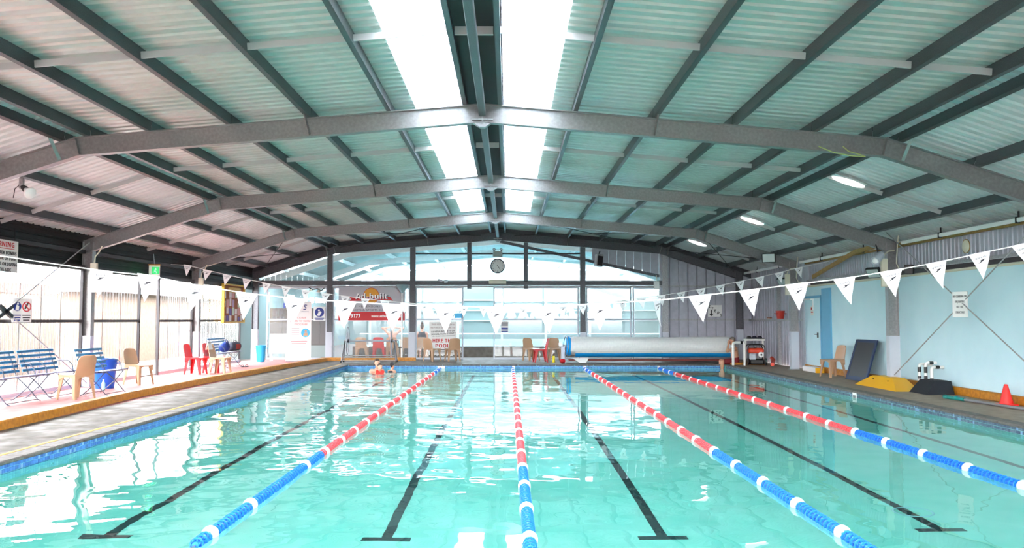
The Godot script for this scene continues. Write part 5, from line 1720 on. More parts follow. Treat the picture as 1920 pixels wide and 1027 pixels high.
func build_hire_notice():
	var o := board_sign("hire_notice", "large white notice with red capitals on the glass behind two beige chairs", Vector3(-2.32, 0.90, ZF + 0.10), 0.0, 0.98, 1.18, M.sign_white, "notice")
	write_on(o, "THIS POOL IS OPEN to", 0.055, 0.82, M.rust_red, Vector3(0.0, 0.49, 0.009))
	write_on(o, "the PUBLIC for GENERAL USE", 0.055, 0.88, M.rust_red, Vector3(0.0, 0.375, 0.009))
	write_on(o, "HAVING A PARTY OR", 0.06, 0.84, M.text_dark, Vector3(0.0, 0.245, 0.009), Vector3(0, 0, 0.05), 800)
	write_on(o, "SOCIAL CLUB EVENT?", 0.06, 0.86, M.text_dark, Vector3(0.01, 0.155, 0.009), Vector3(0, 0, 0.05), 800)
	write_on(o, "TRY SOMETHING DIFFERENT", 0.04, 0.84, M.text_dark, Vector3(0.02, 0.08, 0.009), Vector3(0, 0, 0.05))
	write_on(o, "HIRE THE", 0.125, 0.74, M.banner_red, Vector3(0, -0.09, 0.009), Vector3.ZERO, 800)
	write_on(o, "POOL", 0.125, 0.50, M.banner_red, Vector3(-0.02, -0.27, 0.009), Vector3.ZERO, 800)
	for k in 3:
		part("text_line", mb().box(Vector3(0, -0.40 - 0.06 * k, 0.007), Vector3([0.2, 0.6, 0.72][k], 0.026, 0.002)).mesh(), M.text_dark, o)


func build_clock():
	var o := thing("wall_clock", "large round white clock with a black rim high in the glazed gable", "clock", Vector3(-0.38, 3.47, ZF + 0.14))
	var xf := Transform3D(Basis(Vector3.RIGHT, PI / 2), Vector3.ZERO)
	part("rim", mb().lathe([Vector2(0.228, -0.03), Vector2(0.262, -0.03), Vector2(0.265, 0.0), Vector2(0.258, 0.03), Vector2(0.235, 0.03), Vector2(0.228, 0.012), Vector2(0.228, -0.03)], 36, xf).mesh(), M.navy, o)
	part("dial", mb().lathe([Vector2(0, -0.02), Vector2(0.232, -0.02), Vector2(0.232, 0.004), Vector2(0, 0.004)], 36, xf).mesh(), M.sign_white, o)
	for k in 12:
		var an := TAU * k / 12.0
		write_on(o, str(12 if k == 0 else k), 0.036, 0.0, M.text_dark, Vector3(sin(an) * 0.185, cos(an) * 0.185, 0.008), Vector3.ZERO, 600, "numeral")
	part("hand", mb().bar(Vector3(-0.02, 0.03, 0.012), Vector3(0.075, -0.10, 0.012), 0.004, 0.016, Vector3(1, 1, 0)).mesh(), M.text_dark, o)
	part("hand", mb().bar(Vector3(-0.02, 0.025, 0.016), Vector3(0.10, -0.145, 0.016), 0.003, 0.010, Vector3(1, 1, 0)).mesh(), M.text_dark, o)
	var e := thing("emergency_light", "emergency light box with two round lamps on the rail above the clock", "lamp", Vector3(-0.38, 3.90, ZF + 0.14))
	part("box", mb().box(Vector3.ZERO, Vector3(0.34, 0.20, 0.11), Basis(), 0.012).mesh(), M.emerg_grey, e)
	for s in [-1.0, 1.0]:
		var t := Transform3D(Basis(Vector3.RIGHT, PI / 2), Vector3(s * 0.125, 0.16, 0.0))
		part("lamp_head", mb().lathe([Vector2(0, -0.06), Vector2(0.03, -0.055), Vector2(0.05, 0.0), Vector2(0.05, 0.03), Vector2(0.04, 0.036), Vector2(0, 0.03)], 18, t).mesh(), M.dark_steel, e)
		part("lens", mb().lathe([Vector2(0, 0.032), Vector2(0.037, 0.032), Vector2(0.03, 0.045), Vector2(0, 0.048)], 16, t).mesh(), M.pale_paint, e)


# ---------------------------------------------------------------- right side

func build_right_objects():
	plain("ramp_yellow", Color(0.90, 0.66, 0.05), 0.5)
	plain("rubber_black", Color(0.07, 0.08, 0.12), 0.6)
	plain("board_dark", Color(0.17, 0.16, 0.17), 0.5)
	plain("board_blue", Color(0.06, 0.14, 0.30), 0.5)
	plain("pipe_white", Color(0.90, 0.90, 0.88), 0.35)
	plain("cone_red", Color(0.93, 0.16, 0.14), 0.45)
	plain("teal_plastic", Color(0.03, 0.48, 0.46), 0.4)
	plain("grey_pipe", Color(0.46, 0.46, 0.47), 0.45)
	plain("bucket_red", Color(0.72, 0.15, 0.09), 0.45)
	plain("lamp_black", Color(0.06, 0.06, 0.07), 0.45)
	make_chair("beige plastic chair alone on the right deck beside the leaning board", M.beige_plastic, Vector3(8.10, DK, -21.1), -1.35)
	# door in the blue wall
	var d := room("door", "pale blue door with a small notice at the far end of the blue wall", Vector3(WR, DK, -23.75), "door")
	part("leaf", mb().box(Vector3(-0.02, 1.02, 0), Vector3(0.05, 2.02, 1.15), Basis(), 0.006).mesh(), M.blue_wall, d)
	part("door_frame", mb().box(Vector3(-0.01, 1.03, -0.61), Vector3(0.07, 2.08, 0.06)).box(Vector3(-0.01, 1.03, 0.61), Vector3(0.07, 2.08, 0.06)).box(Vector3(-0.01, 2.07, 0), Vector3(0.07, 0.06, 1.28)).mesh(), M.blue_trim, d)
	part("handle", mb().box(Vector3(-0.06, 1.0, 0.42), Vector3(0.03, 0.14, 0.05), Basis(), 0.006).tube([Vector3(-0.07, 1.02, 0.42), Vector3(-0.11, 1.02, 0.42), Vector3(-0.11, 1.02, 0.32)], 0.01, 6).mesh(), M.dark_steel, d)
	part("closer", mb().box(Vector3(-0.10, 2.0, -0.1), Vector3(0.10, 0.035, 0.55)).box(Vector3(-0.1, 1.85, 0.2), Vector3(0.03, 0.3, 0.03)).mesh(), M.white_plastic, d)
	part("notice", mb().box(Vector3(-0.05, 1.68, 0.0), Vector3(0.006, 0.26, 0.2)).mesh(), M.sign_white, d)
	part("notice_print", mb().box(Vector3(-0.055, 1.74, 0.0), Vector3(0.004, 0.07, 0.16)).box(Vector3(-0.055, 1.64, 0.0), Vector3(0.004, 0.03, 0.14)).mesh(), M.sign_red, d)
	var rc := part("trim", mb().box(Vector3(WR - 0.02, 1.27, -22.75), Vector3(0.05, 2.28, 0.62), Basis(), 0.006).mesh(), M.blue_trim, self)
	tag(rc, "deeper blue upright strip of wall next to the pale blue door", "trim", "", "structure")
	# board leaning on the wall
	var b := thing("leaning_board", "dark board in a blue frame leaning on the pale blue wall", "board", Vector3(8.16, DK, -19.85))
	var lean := Basis(Vector3(0, 0, 1), -0.30)
	part("frame", mb().box(lean * Vector3(0, 0.50, -0.47), Vector3(0.04, 1.0, 0.08), lean, 0.006).box(lean * Vector3(0, 0.50, 0.47), Vector3(0.04, 1.0, 0.08), lean, 0.006).box(lean * Vector3(0, 0.05, 0), Vector3(0.04, 0.10, 0.87), lean).box(lean * Vector3(0, 0.965, 0), Vector3(0.04, 0.07, 0.87), lean).mesh(), M.board_blue, b)
	part("panel", mb().box(lean * Vector3(0.004, 0.5, 0), Vector3(0.03, 0.86, 0.87), lean).mesh(), M.board_dark, b)
	b.rotation.y = 0.06
	# ramps
	var r := thing("yellow_ramp", "bright yellow wedge ramp over the foot of the second post", "ramp", Vector3(7.98, DK, -17.85))
	part("body", hull_ramp(-0.98, 1.02, -0.62, 0.34, -0.27, 0.24, -0.02, 0.22).mesh(), M.ramp_yellow, r)
	part("bolt", mb().ball(Vector3(-0.10, 0.155, 0.3), Vector3(0.018, 0.012, 0.018), 8).ball(Vector3(-0.10, 0.155, -0.4), Vector3(0.018, 0.012, 0.018), 8).mesh(), M.dark_steel, r)
	var r2 := thing("black_ramp", "black rubber wedge ramp between the yellow ramp and the striped pipes", "ramp", Vector3(8.24, DK, -16.6))
	part("body", hull_ramp(-0.20, 0.50, -0.20, 0.38, -0.28, 0.26, -0.06, 0.25).mesh(), M.rubber_black, r2)
	part("ridge", mb().box(Vector3(0.1, 0.255, 0.1), Vector3(0.2, 0.012, 0.5)).mesh(), M.rubber_black, r2)
	# striped pipes
	for k in 3:
		var px: float = [8.36, 8.40, 8.38][k]
		var pz: float = [-17.18, -17.0, -16.72][k]
		var top: float = [0.66, 0.69, 0.62][k]
		var o := thing("striped_pipe", ["white pipe with black bands on its upright, farthest of the three by the blue wall", "white pipe with black bands and a black elbow, the middle one of the three", "white pipe with one black ring and an elbow into the wall, nearest of the three"][k], "pipe", Vector3(px, DK, pz))
		var h := top - DK
		part("upright", mb().tube([Vector3.ZERO, Vector3(0, h - 0.05, 0), Vector3(0.015, h - 0.012, 0), Vector3(0.05, h, 0), Vector3(0.26 - (px - 8.36), h, 0)], 0.031, 12).mesh(), M.pipe_white, o)
		for q in [[[0.46, 0.10], [0.30, 0.05]], [[0.46, 0.12], [0.31, 0.06], [0.18, 0.07]], [[0.30, 0.03]]][k]:
			part("black_band", mb().tube([Vector3(0, q[0] - q[1] * 0.5 - 0.04, 0), Vector3(0, q[0] + q[1] * 0.5 - 0.04, 0)], 0.0325, 12).mesh(), M.black, o)
		if k > 0:
			part("black_band", mb().tube([Vector3(0.07, h, 0), Vector3(0.15, h, 0)], 0.0325, 12).mesh(), M.black, o)
	# hose along the wall foot
	var hp := thing("deck_hose", "grey pipe with teal end fittings lying on the right deck", "hose", Vector3(7.98, DK, -14.3))
	part("pipe", mb().tube([Vector3(0.0, 0.03, -0.55), Vector3(0.06, 0.03, 0.3), Vector3(0.12, 0.03, 1.1)], 0.024, 10).mesh(), M.grey_pipe, hp)
	part("fitting", mb().tube([Vector3(-0.06, 0.035, -1.0), Vector3(0.0, 0.035, -0.5)], 0.034, 10).mesh(), M.teal_plastic, hp)
	part("fitting", mb().ball(Vector3(-0.08, 0.04, -1.0), Vector3(0.045, 0.04, 0.06), 10).ball(Vector3(-0.03, 0.04, -0.72), Vector3(0.045, 0.04, 0.07), 10).mesh(), M.teal_plastic, hp)
	part("fitting", mb().tube([Vector3(0.12, 0.035, 1.08), Vector3(0.145, 0.035, 1.35)], 0.034, 10).mesh(), M.teal_plastic, hp)
	# cone
	var c := thing("traffic_cone", "small red plastic cone on the right deck by the kerb", "cone", Vector3(8.36, DK, -14.2))
	part("base", mb().box(Vector3(0, 0.012, 0), Vector3(0.27, 0.024, 0.27), Basis(), 0.008).mesh(), M.cone_red, c)
	part("cone", mb().lathe([Vector2(0.115, 0.022), Vector2(0.108, 0.03), Vector2(0.030, 0.335), Vector2(0.022, 0.345), Vector2(0.0, 0.345)], 24).mesh(), M.cone_red, c)
	# kerb at the wall foot
	var kb := part("baseboard_right", mb().box(Vector3(WR - 0.045, DK + 0.075, (-24.3 + ZN) * 0.5), Vector3(0.09, 0.15, ZN + 24.3), Basis(), 0.012).mesh(), M.yellow_kerb, self)
	tag(kb, "ochre yellow kerb along the foot of the blue wall", "kerb", "", "structure")
	# sign on the crossed rods
	var x := thing("bracing_rods", "crossed steel bracing rods carrying a white sign before the blue wall", "bracing", Vector3(8.12, 0, -15.05))
	for s in [-1.0, 1.0]:
		part("rod", mb().tube([Vector3(0.014 * s, 0.40, -2.75 * s), Vector3(0.014 * s, 3.42, 2.9 * s)], 0.011, 8).mesh(), M.galvanised, x)
	var s0 := board_sign("climbing_sign", "white no climbing sign tied to the crossed rods on the blue wall", Vector3(8.085, 1.83, -15.05), -PI / 2 + 0.45, 0.30, 0.46, M.sign_white, "sign")
	var k2 := 0
	for t in ["NO CLIMBING ON", "OR JUMPING", "OFF THE", "STRUCTURE"]:
		write_on(s0, t, 0.038, [0.26, 0.18, 0.13, 0.17][k2], M.grey_pipe, Vector3(0, 0.145 - 0.095 * k2, 0.009), Vector3.ZERO, 700)
		k2 += 1
	# red bucket and small things on the rail of the grey wall
	var bu := make_bin("bucket", "red bucket standing on the rail of the grey sheet wall", Vector3(WR - 0.16, 1.585, -26.2), 0.13, 0.25, M.bucket_red, 0.3)
	bu.set_meta("category", "bucket")
	var br := thing("scrub_brush", "small brown brush lying on the rail of the grey sheet wall", "brush", Vector3(WR - 0.07, 1.585, -27.6), PI / 2)
	part("block", mb().box(Vector3(0, 0.045, 0), Vector3(0.34, 0.03, 0.07), Basis(), 0.01).mesh(), M.rust_red, br)
	part("bristles", mb().box(Vector3(0, 0.016, 0), Vector3(0.30, 0.032, 0.055)).mesh(), M.beige_plastic, br)
	build_right_lamps()
	build_machine()
	# skimmer on the pool wall
	var sk := thing("skimmer_plate", "small white skimmer plate in the tiles of the right pool wall", "skimmer", Vector3(PX1 - 0.012, 0.045, -16.95), -PI / 2)
	part("plate", mb().box(Vector3(0, 0, 0), Vector3(0.18, 0.15, 0.02), Basis(), 0.005).mesh(), M.white_plastic, sk)
	part("slot", mb().box(Vector3(0, -0.02, 0.009), Vector3(0.12, 0.05, 0.006)).mesh(), M.grey_pipe, sk)
	# sinker ring on the pool floor
	var rg := thing("dive_ring", "pale ring lying on the pool floor on the right", "ring", Vector3(3.75, -DEPTH + 0.0, -7.9))
	part("ring", mb().tube(ring_pts(Vector3(0, 0.015, 0), 0.17, 26, Vector3.RIGHT, Vector3.BACK), 0.012, 8, true).mesh(), M.hall_pool_blue, rg)


func hull_ramp(z0: float, z1: float, tz0: float, tz1: float, x0: float, x1: float, tx0: float, h: float) -> MB:
	var a := [Vector3(x0, 0, z0), Vector3(x0, 0, z1), Vector3(x1, 0, z1), Vector3(x1, 0, z0)]
	var t := [Vector3(tx0, h, tz0), Vector3(tx0, h, tz1), Vector3(x1, h, tz1), Vector3(x1, h, tz0)]
	var c := Vector3((x0 + x1) * 0.5, h * 0.4, (z0 + z1) * 0.5)
	var b := mb()
	b.quad(t[0], t[1], t[2], t[3], Vector3.UP)
	b.quad(a[0], a[1], a[2], a[3], Vector3.DOWN)
	for k in 4:
		var k2 := (k + 1) % 4
		b.quad(a[k], a[k2], t[k2], t[k], (a[k] + t[k2]) * 0.5 - c)
	return b


func flood(label: String, at: Vector3, dir: Vector3, back: Vector3, m: Material, s: float) -> void:      # boxy floodlight with a bracket back to the wall or beam
	var o := thing("box_floodlight", label, "floodlight", at)
	var f := Basis.looking_at(-dir.normalized())       # +z along dir
	part("housing", mb().box(Vector3.ZERO, Vector3(0.30, 0.22, 0.07) * s, f, 0.012).box(f * Vector3(0, 0, -0.05 * s), Vector3(0.22, 0.15, 0.06) * s, f, 0.01).mesh(), m, o)
	part("lens", mb().box(f * Vector3(0, 0, 0.036 * s), Vector3(0.26, 0.18, 0.006) * s, f).mesh(), M.lens_grey, o)
	part("bracket", mb().tube([f * Vector3(0, 0, -0.07 * s), back * 0.5 + Vector3(0, 0.02, 0), back], 0.016, 6).mesh(), m, o)


func build_right_lamps():
	# can shaped white floodlight at the end of the second rafter
	var o := thing("can_floodlight", "white can shaped floodlight under the end of the second rafter", "floodlight", Vector3(7.82, 2.86, -17.75))
	var d := Vector3(-0.62, -0.48, 0.45).normalized()
	var u := d.cross(Vector3.UP).normalized()
	var xf := Transform3D(Basis(u, d, u.cross(d)), Vector3.ZERO)
	part("can", mb().lathe([Vector2(0, -0.16), Vector2(0.07, -0.16), Vector2(0.085, -0.12), Vector2(0.095, 0.14), Vector2(0.085, 0.14), Vector2(0.06, 0.02), Vector2(0, 0.02)], 20, xf).mesh(), M.pale_paint, o)
	part("bulb", mb().ball(d * 0.10, Vector3(0.07, 0.07, 0.07), 14).mesh(), M.white_plastic, o)
	part("stem", mb().tube([Vector3(0.02, 0.05, -0.02), Vector3(0.06, 0.25, -0.18), Vector3(0.06, 0.30, -0.22)], 0.014, 6).mesh(), M.dark_steel, o)
	flood("black floodlight under the rail beside the second post, over the blue wall", Vector3(8.25, 2.62, -18.95), Vector3(-0.75, -0.55, 0.5), Vector3(0.30, 0.02, 0.0), M.lamp_black, 1.1)
	flood("floodlight with a bright lens at the third rafter's right end", Vector3(7.45, 3.32, -24.0), Vector3(-0.5, -0.15, 1.0), Vector3(0.1, 0.0, -0.25), M.lamp_black, 1.25)
	flood("small black floodlight on the grey sheets beyond the third post", Vector3(8.2, 2.70, -25.1), Vector3(-0.7, -0.6, 0.5), Vector3(0.36, 0.10, 0.0), M.lamp_black, 1.1)
	var sp := thing("black_speaker", "small black speaker box beside the second post above the blue wall", "speaker", Vector3(8.42, 2.61, -17.62), -0.6)
	part("box", mb().box(Vector3.ZERO, Vector3(0.17, 0.20, 0.16), Basis(), 0.01).mesh(), M.lamp_black, sp)
	part("grille", mb().box(Vector3(-0.02, 0, 0.082), Vector3(0.12, 0.15, 0.004)).mesh(), M.dark_steel, sp)
	part("bracket", mb().tube([Vector3(0.06, 0, -0.06), Vector3(0.2, 0.02, -0.1)], 0.014, 6).mesh(), M.dark_steel, sp)
	for z in [-18.05, -24.3]:
		var c := thing("cable_cover", "cream cable cover with looping conduits on the %s post of the right wall" % ("second" if z > -20 else "third"), "conduit", Vector3(8.03, 2.56, z + 0.12))
		part("cover", mb().box(Vector3(0, 0, 0), Vector3(0.14, 0.60, 0.07), Basis(), 0.01).mesh(), M.cream_paint, c)
		part("conduit", mb().tube([Vector3(-0.02, 0.3, 0), Vector3(0.02, 0.4, 0), Vector3(0.10, 0.46, 0), Vector3(0.22, 0.48, 0.02)], 0.013, 8).mesh(), M.cream_paint, c)
		part("conduit", mb().tube([Vector3(0.30, 0.80, 0.05), Vector3(0.27, 0.60, 0.05), Vector3(0.24, 0.2, 0.05), Vector3(0.30, 0.07, 0.05), Vector3(0.44, 0.06, 0.05)], 0.013, 8).mesh(), M.cream_paint, c)
	# oval lamps on the slope near the knee
	var glow := plain("lamp_glow", Color(1, 1, 1), 0.4)
	glow.emission_enabled = true
	glow.emission = Color(1.0, 1.0, 0.98)
	glow.emission_energy_multiplier = 1.3
	for k in 3:
		var lz: float = [-14.95, -20.9, -27.0][k]
		var rel := 6.46
		var l := thing("oval_lamp", ["lit oval lamp under the right slope between the first two rafters in view", "lit oval lamp under the right slope between the second and third rafters", "lit oval lamp under the right slope in the last bay"][k], "lamp", Vector3(RX + rel, sheet_y(rel) - 0.13, lz))
		l.rotation.z = -deg_to_rad(A2)
		part("base", mb().box(Vector3(0, 0.05, 0), Vector3(0.62, 0.05, 0.14), Basis(), 0.015).mesh(), M.white_paint, l)
		part("glowing_diffuser", mb().ball(Vector3(0, 0.01, 0), Vector3(0.31, 0.055, 0.085), 20).mesh(), glow, l)
		part("stem", mb().box(Vector3(0, 0.095, 0), Vector3(0.05, 0.06, 0.05)).mesh(), M.white_paint, l)
		var om := AreaLight3D.new()
		om.name = "lamp_light"
		om.area_size = Vector2(0.5, 0.12)
		om.position = Vector3(0, -0.06, 0)
		om.rotation.x = -PI / 2
		om.light_energy = 0.25
		om.shadow_enabled = true
		l.add_child(om)
	# white pipe under the eave, the timber brace, the vent patch
	for q in [[-24.2, -18.2, "farther"], [-17.9, -12.2, "nearer"], [-29.9, -24.5, "farthest"]]:
		var e := thing("eave_pipe", "%s length of white pipe slung under the right eave" % q[2], "pipe", Vector3(8.40, 3.20, (q[0] + q[1]) * 0.5), 0.0, "white eave pipes")
		e.remove_meta("group")
		var ln: float = q[1] - q[0]
		part("pipe", mb().box(Vector3.ZERO, Vector3(0.05, 0.075, ln), Basis(), 0.012).mesh(), M.white_plastic, e)
		for s in [-0.22, 0.22]:
			part("bracket", mb().box(Vector3(0.0, 0.0, s * ln), Vector3(0.07, 0.11, 0.03)).box(Vector3(0.02, 0.09, s * ln), Vector3(0.02, 0.12, 0.03)).mesh(), M.dark_steel, e)
	var tb := thing("timber_brace", "sloping ochre timber between the second and third posts of the right wall", "timber", Vector3(8.30, 2.72, -22.9))
	part("plank", mb().bar(Vector3(0, 0, 0), Vector3(0, 0.47, 2.9), 0.05, 0.10).mesh(), M.ochre_beam, tb)
	part("plank", mb().bar(Vector3(0, 0.46, 2.86), Vector3(0, 0.50, 4.2), 0.05, 0.10).mesh(), M.ochre_beam, tb)
	var vp := thing("vent_cap", "round cream vent cap on the grey sheets under the right eave", "vent", Vector3(WR + 0.07, 2.95, -15.9), -PI / 2)
	part("cap", mb().lathe([Vector2(0, -0.01), Vector2(0.13, -0.01), Vector2(0.135, 0.0), Vector2(0.10, 0.03), Vector2(0.0, 0.035)], 24, Transform3D(Basis(Vector3.RIGHT, PI / 2), Vector3.ZERO)).mesh(), M.cream_paint, vp)
	part("rim", mb().tube(ring_pts(Vector3(0, 0, 0.005), 0.13, 24, Vector3.RIGHT, Vector3.UP), 0.008, 6, true).mesh(), M.ochre_beam, vp)
	var hc := thing("hanging_cord", "loose yellow green cord hanging from the nearest rafter near its right knee", "cord", Vector3(4.5, 3.98, -11.95))
	plain("cord_yellow", Color(0.72, 0.74, 0.45), 0.5)
	part("cord", mb().tube([Vector3(-0.05, 0.06, 0), Vector3(0.15, -0.03, 0.02), Vector3(0.4, -0.08, 0.02), Vector3(0.62, -0.09, 0), Vector3(0.55, -0.06, 0), Vector3(0.38, -0.01, 0), Vector3(0.3, 0.06, 0)], 0.008, 6).mesh(), M.cord_yellow, hc)


func build_machine():
	plain("engine_orange", Color(0.86, 0.22, 0.08), 0.4)
	var h := thing("pool_handrail", "white pipe handrail at the far right corner of the pool", "handrail", Vector3(7.10, DK, -26.55))
	part("rail", mb().tube([Vector3(-0.06, 0.0, 0.1), Vector3(-0.06, 0.63, 0.1), Vector3(-0.045, 0.69, 0.1), Vector3(0.01, 0.715, 0.1), Vector3(0.23, 0.715, 0.1), Vector3(0.28, 0.70, 0.1), Vector3(0.30, 0.65, 0.1), Vector3(0.30, 0.0, 0.1)], 0.042, 12).mesh(), M.pipe_white, h)
	part("joint", mb().tube([Vector3(0.17, 0.715, 0.1), Vector3(0.24, 0.715, 0.1)], 0.05, 12).mesh(), M.black, h)
	part("collar", mb().tube([Vector3(-0.06, 0.56, 0.1), Vector3(-0.06, 0.60, 0.1)], 0.05, 12).mesh(), M.white_plastic, h)
	var o := thing("engine_pump", "orange and black petrol engine pump in a tube frame on the far right corner", "pump", Vector3(7.75, DK + 0.0, -26.5), -0.1)
	var f := mb()
	for z in [-0.20, 0.20]:
		f.tube([Vector3(-0.26, 0.03, z), Vector3(-0.26, 0.54, z), Vector3(-0.23, 0.62, z), Vector3(-0.17, 0.65, z), Vector3(0.17, 0.65, z), Vector3(0.23, 0.62, z), Vector3(0.26, 0.54, z), Vector3(0.26, 0.03, z)], 0.016, 8)
	for x in [-0.26, 0.26]:
		f.tube([Vector3(x, 0.06, -0.2), Vector3(x, 0.06, 0.2)], 0.016, 8)
	part("tube_frame", f.mesh(), M.black, o)
	part("fuel_tank", mb().box(Vector3(0, 0.46, 0.02), Vector3(0.48, 0.16, 0.36), Basis(), 0.05).mesh(), M.engine_orange, o)
	part("tank_cap", mb().lathe([Vector2(0, 0.54), Vector2(0.04, 0.54), Vector2(0.04, 0.575), Vector2(0, 0.58)], 14).mesh(), M.black, o)
	part("engine_block", mb().box(Vector3(-0.10, 0.27, 0.05), Vector3(0.20, 0.22, 0.26), Basis(), 0.03).mesh(), M.pale_paint, o)
	part("muffler", mb().lathe([Vector2(0, -0.04), Vector2(0.075, -0.04), Vector2(0.085, -0.02), Vector2(0.085, 0.06), Vector2(0.06, 0.08), Vector2(0, 0.08)], 18, Transform3D(Basis(Vector3.RIGHT, PI / 2), Vector3(0.14, 0.34, 0.16))).mesh(), M.white_plastic, o)
	part("muffler_mouth", mb().lathe([Vector2(0, 0), Vector2(0.03, 0), Vector2(0.03, 0.01), Vector2(0, 0.01)], 12, Transform3D(Basis(Vector3.RIGHT, PI / 2), Vector3(0.14, 0.34, 0.24))).mesh(), M.black, o)
	part("pump_body", mb().box(Vector3(0.02, 0.12, 0.02), Vector3(0.44, 0.18, 0.34), Basis(), 0.04).mesh(), M.black, o)
	for x in [-0.24, 0.30]:
		part("wheel", mb().lathe([Vector2(0, -0.03), Vector2(0.10, -0.03), Vector2(0.115, 0), Vector2(0.10, 0.03), Vector2(0, 0.03)], 18, Transform3D(Basis(Vector3(0, 0, 1), PI / 2), Vector3(x, 0.118, 0.1))).mesh(), M.black, o)
	var sh := thing("side_shelf", "white pipe shelf with dark caps on top behind the engine pump", "shelf", Vector3(7.95, DK, -27.35))
	part("top", mb().box(Vector3(0.02, 0.78, 0), Vector3(0.62, 0.06, 0.30), Basis(), 0.012).mesh(), M.pipe_white, sh)
	for x in [-0.26, 0.30]:
		part("leg", mb().tube([Vector3(x, 0.0, 0), Vector3(x, 0.76, 0)], 0.035, 10).mesh(), M.pipe_white, sh)
	for k in 3:
		var cp := thing("dark_cap", ["dark cap on the white shelf, the one next to the steel post", "dark cap in the middle of the white shelf", "dark cap at the wall end of the white shelf"][k], "cap", Vector3(7.80 + 0.17 * k, DK + 0.84, -27.33), 0.4 * k)
		part("crown", mb().lathe([Vector2(0, -0.03), Vector2(0.085, -0.03), Vector2(0.083, 0.01), Vector2(0.065, 0.045), Vector2(0.035, 0.06), Vector2(0, 0.063)], 16).mesh(), M.navy if k else M.board_dark, cp)
		part("peak", mb().box(Vector3(0, -0.022, 0.11), Vector3(0.11, 0.012, 0.08), Basis(), 0.004).mesh(), M.board_dark, cp)
	var oh := thing("orange_hose", "orange flexible hose lying on the deck behind the engine pump", "hose", Vector3(8.22, DK, -26.3))
	part("hose", mb().tube([Vector3(-0.08, 0.05, 0.25), Vector3(0.0, 0.06, 0.05), Vector3(0.06, 0.08, -0.15), Vector3(0.16, 0.16, -0.4), Vector3(0.2, 0.2, -0.7)], 0.06, 12).mesh(), M.engine_orange, oh)
	var yb := part("trim_001", mb().box(Vector3(7.6, DK + 0.035, -27.0), Vector3(1.1, 0.07, 0.5), Basis(), 0.01).mesh(), M.yellow_kerb, self)
	tag(yb, "ochre yellow step edge at the far right corner of the deck", "step", "", "structure")
	var bx := thing("white_box", "white crate block on the deck by the pale blue door", "box", Vector3(8.35, DK, -23.2), 0.0)
	part("body", mb().box(Vector3(0, 0.07, 0), Vector3(0.20, 0.14, 1.0), Basis(), 0.012).mesh(), M.white_plastic, bx)
	part("end", mb().box(Vector3(0, 0.07, 0.55), Vector3(0.22, 0.15, 0.09), Basis(), 0.01).mesh(), M.ramp_yellow, bx)


# ---------------------------------------------------------------- people

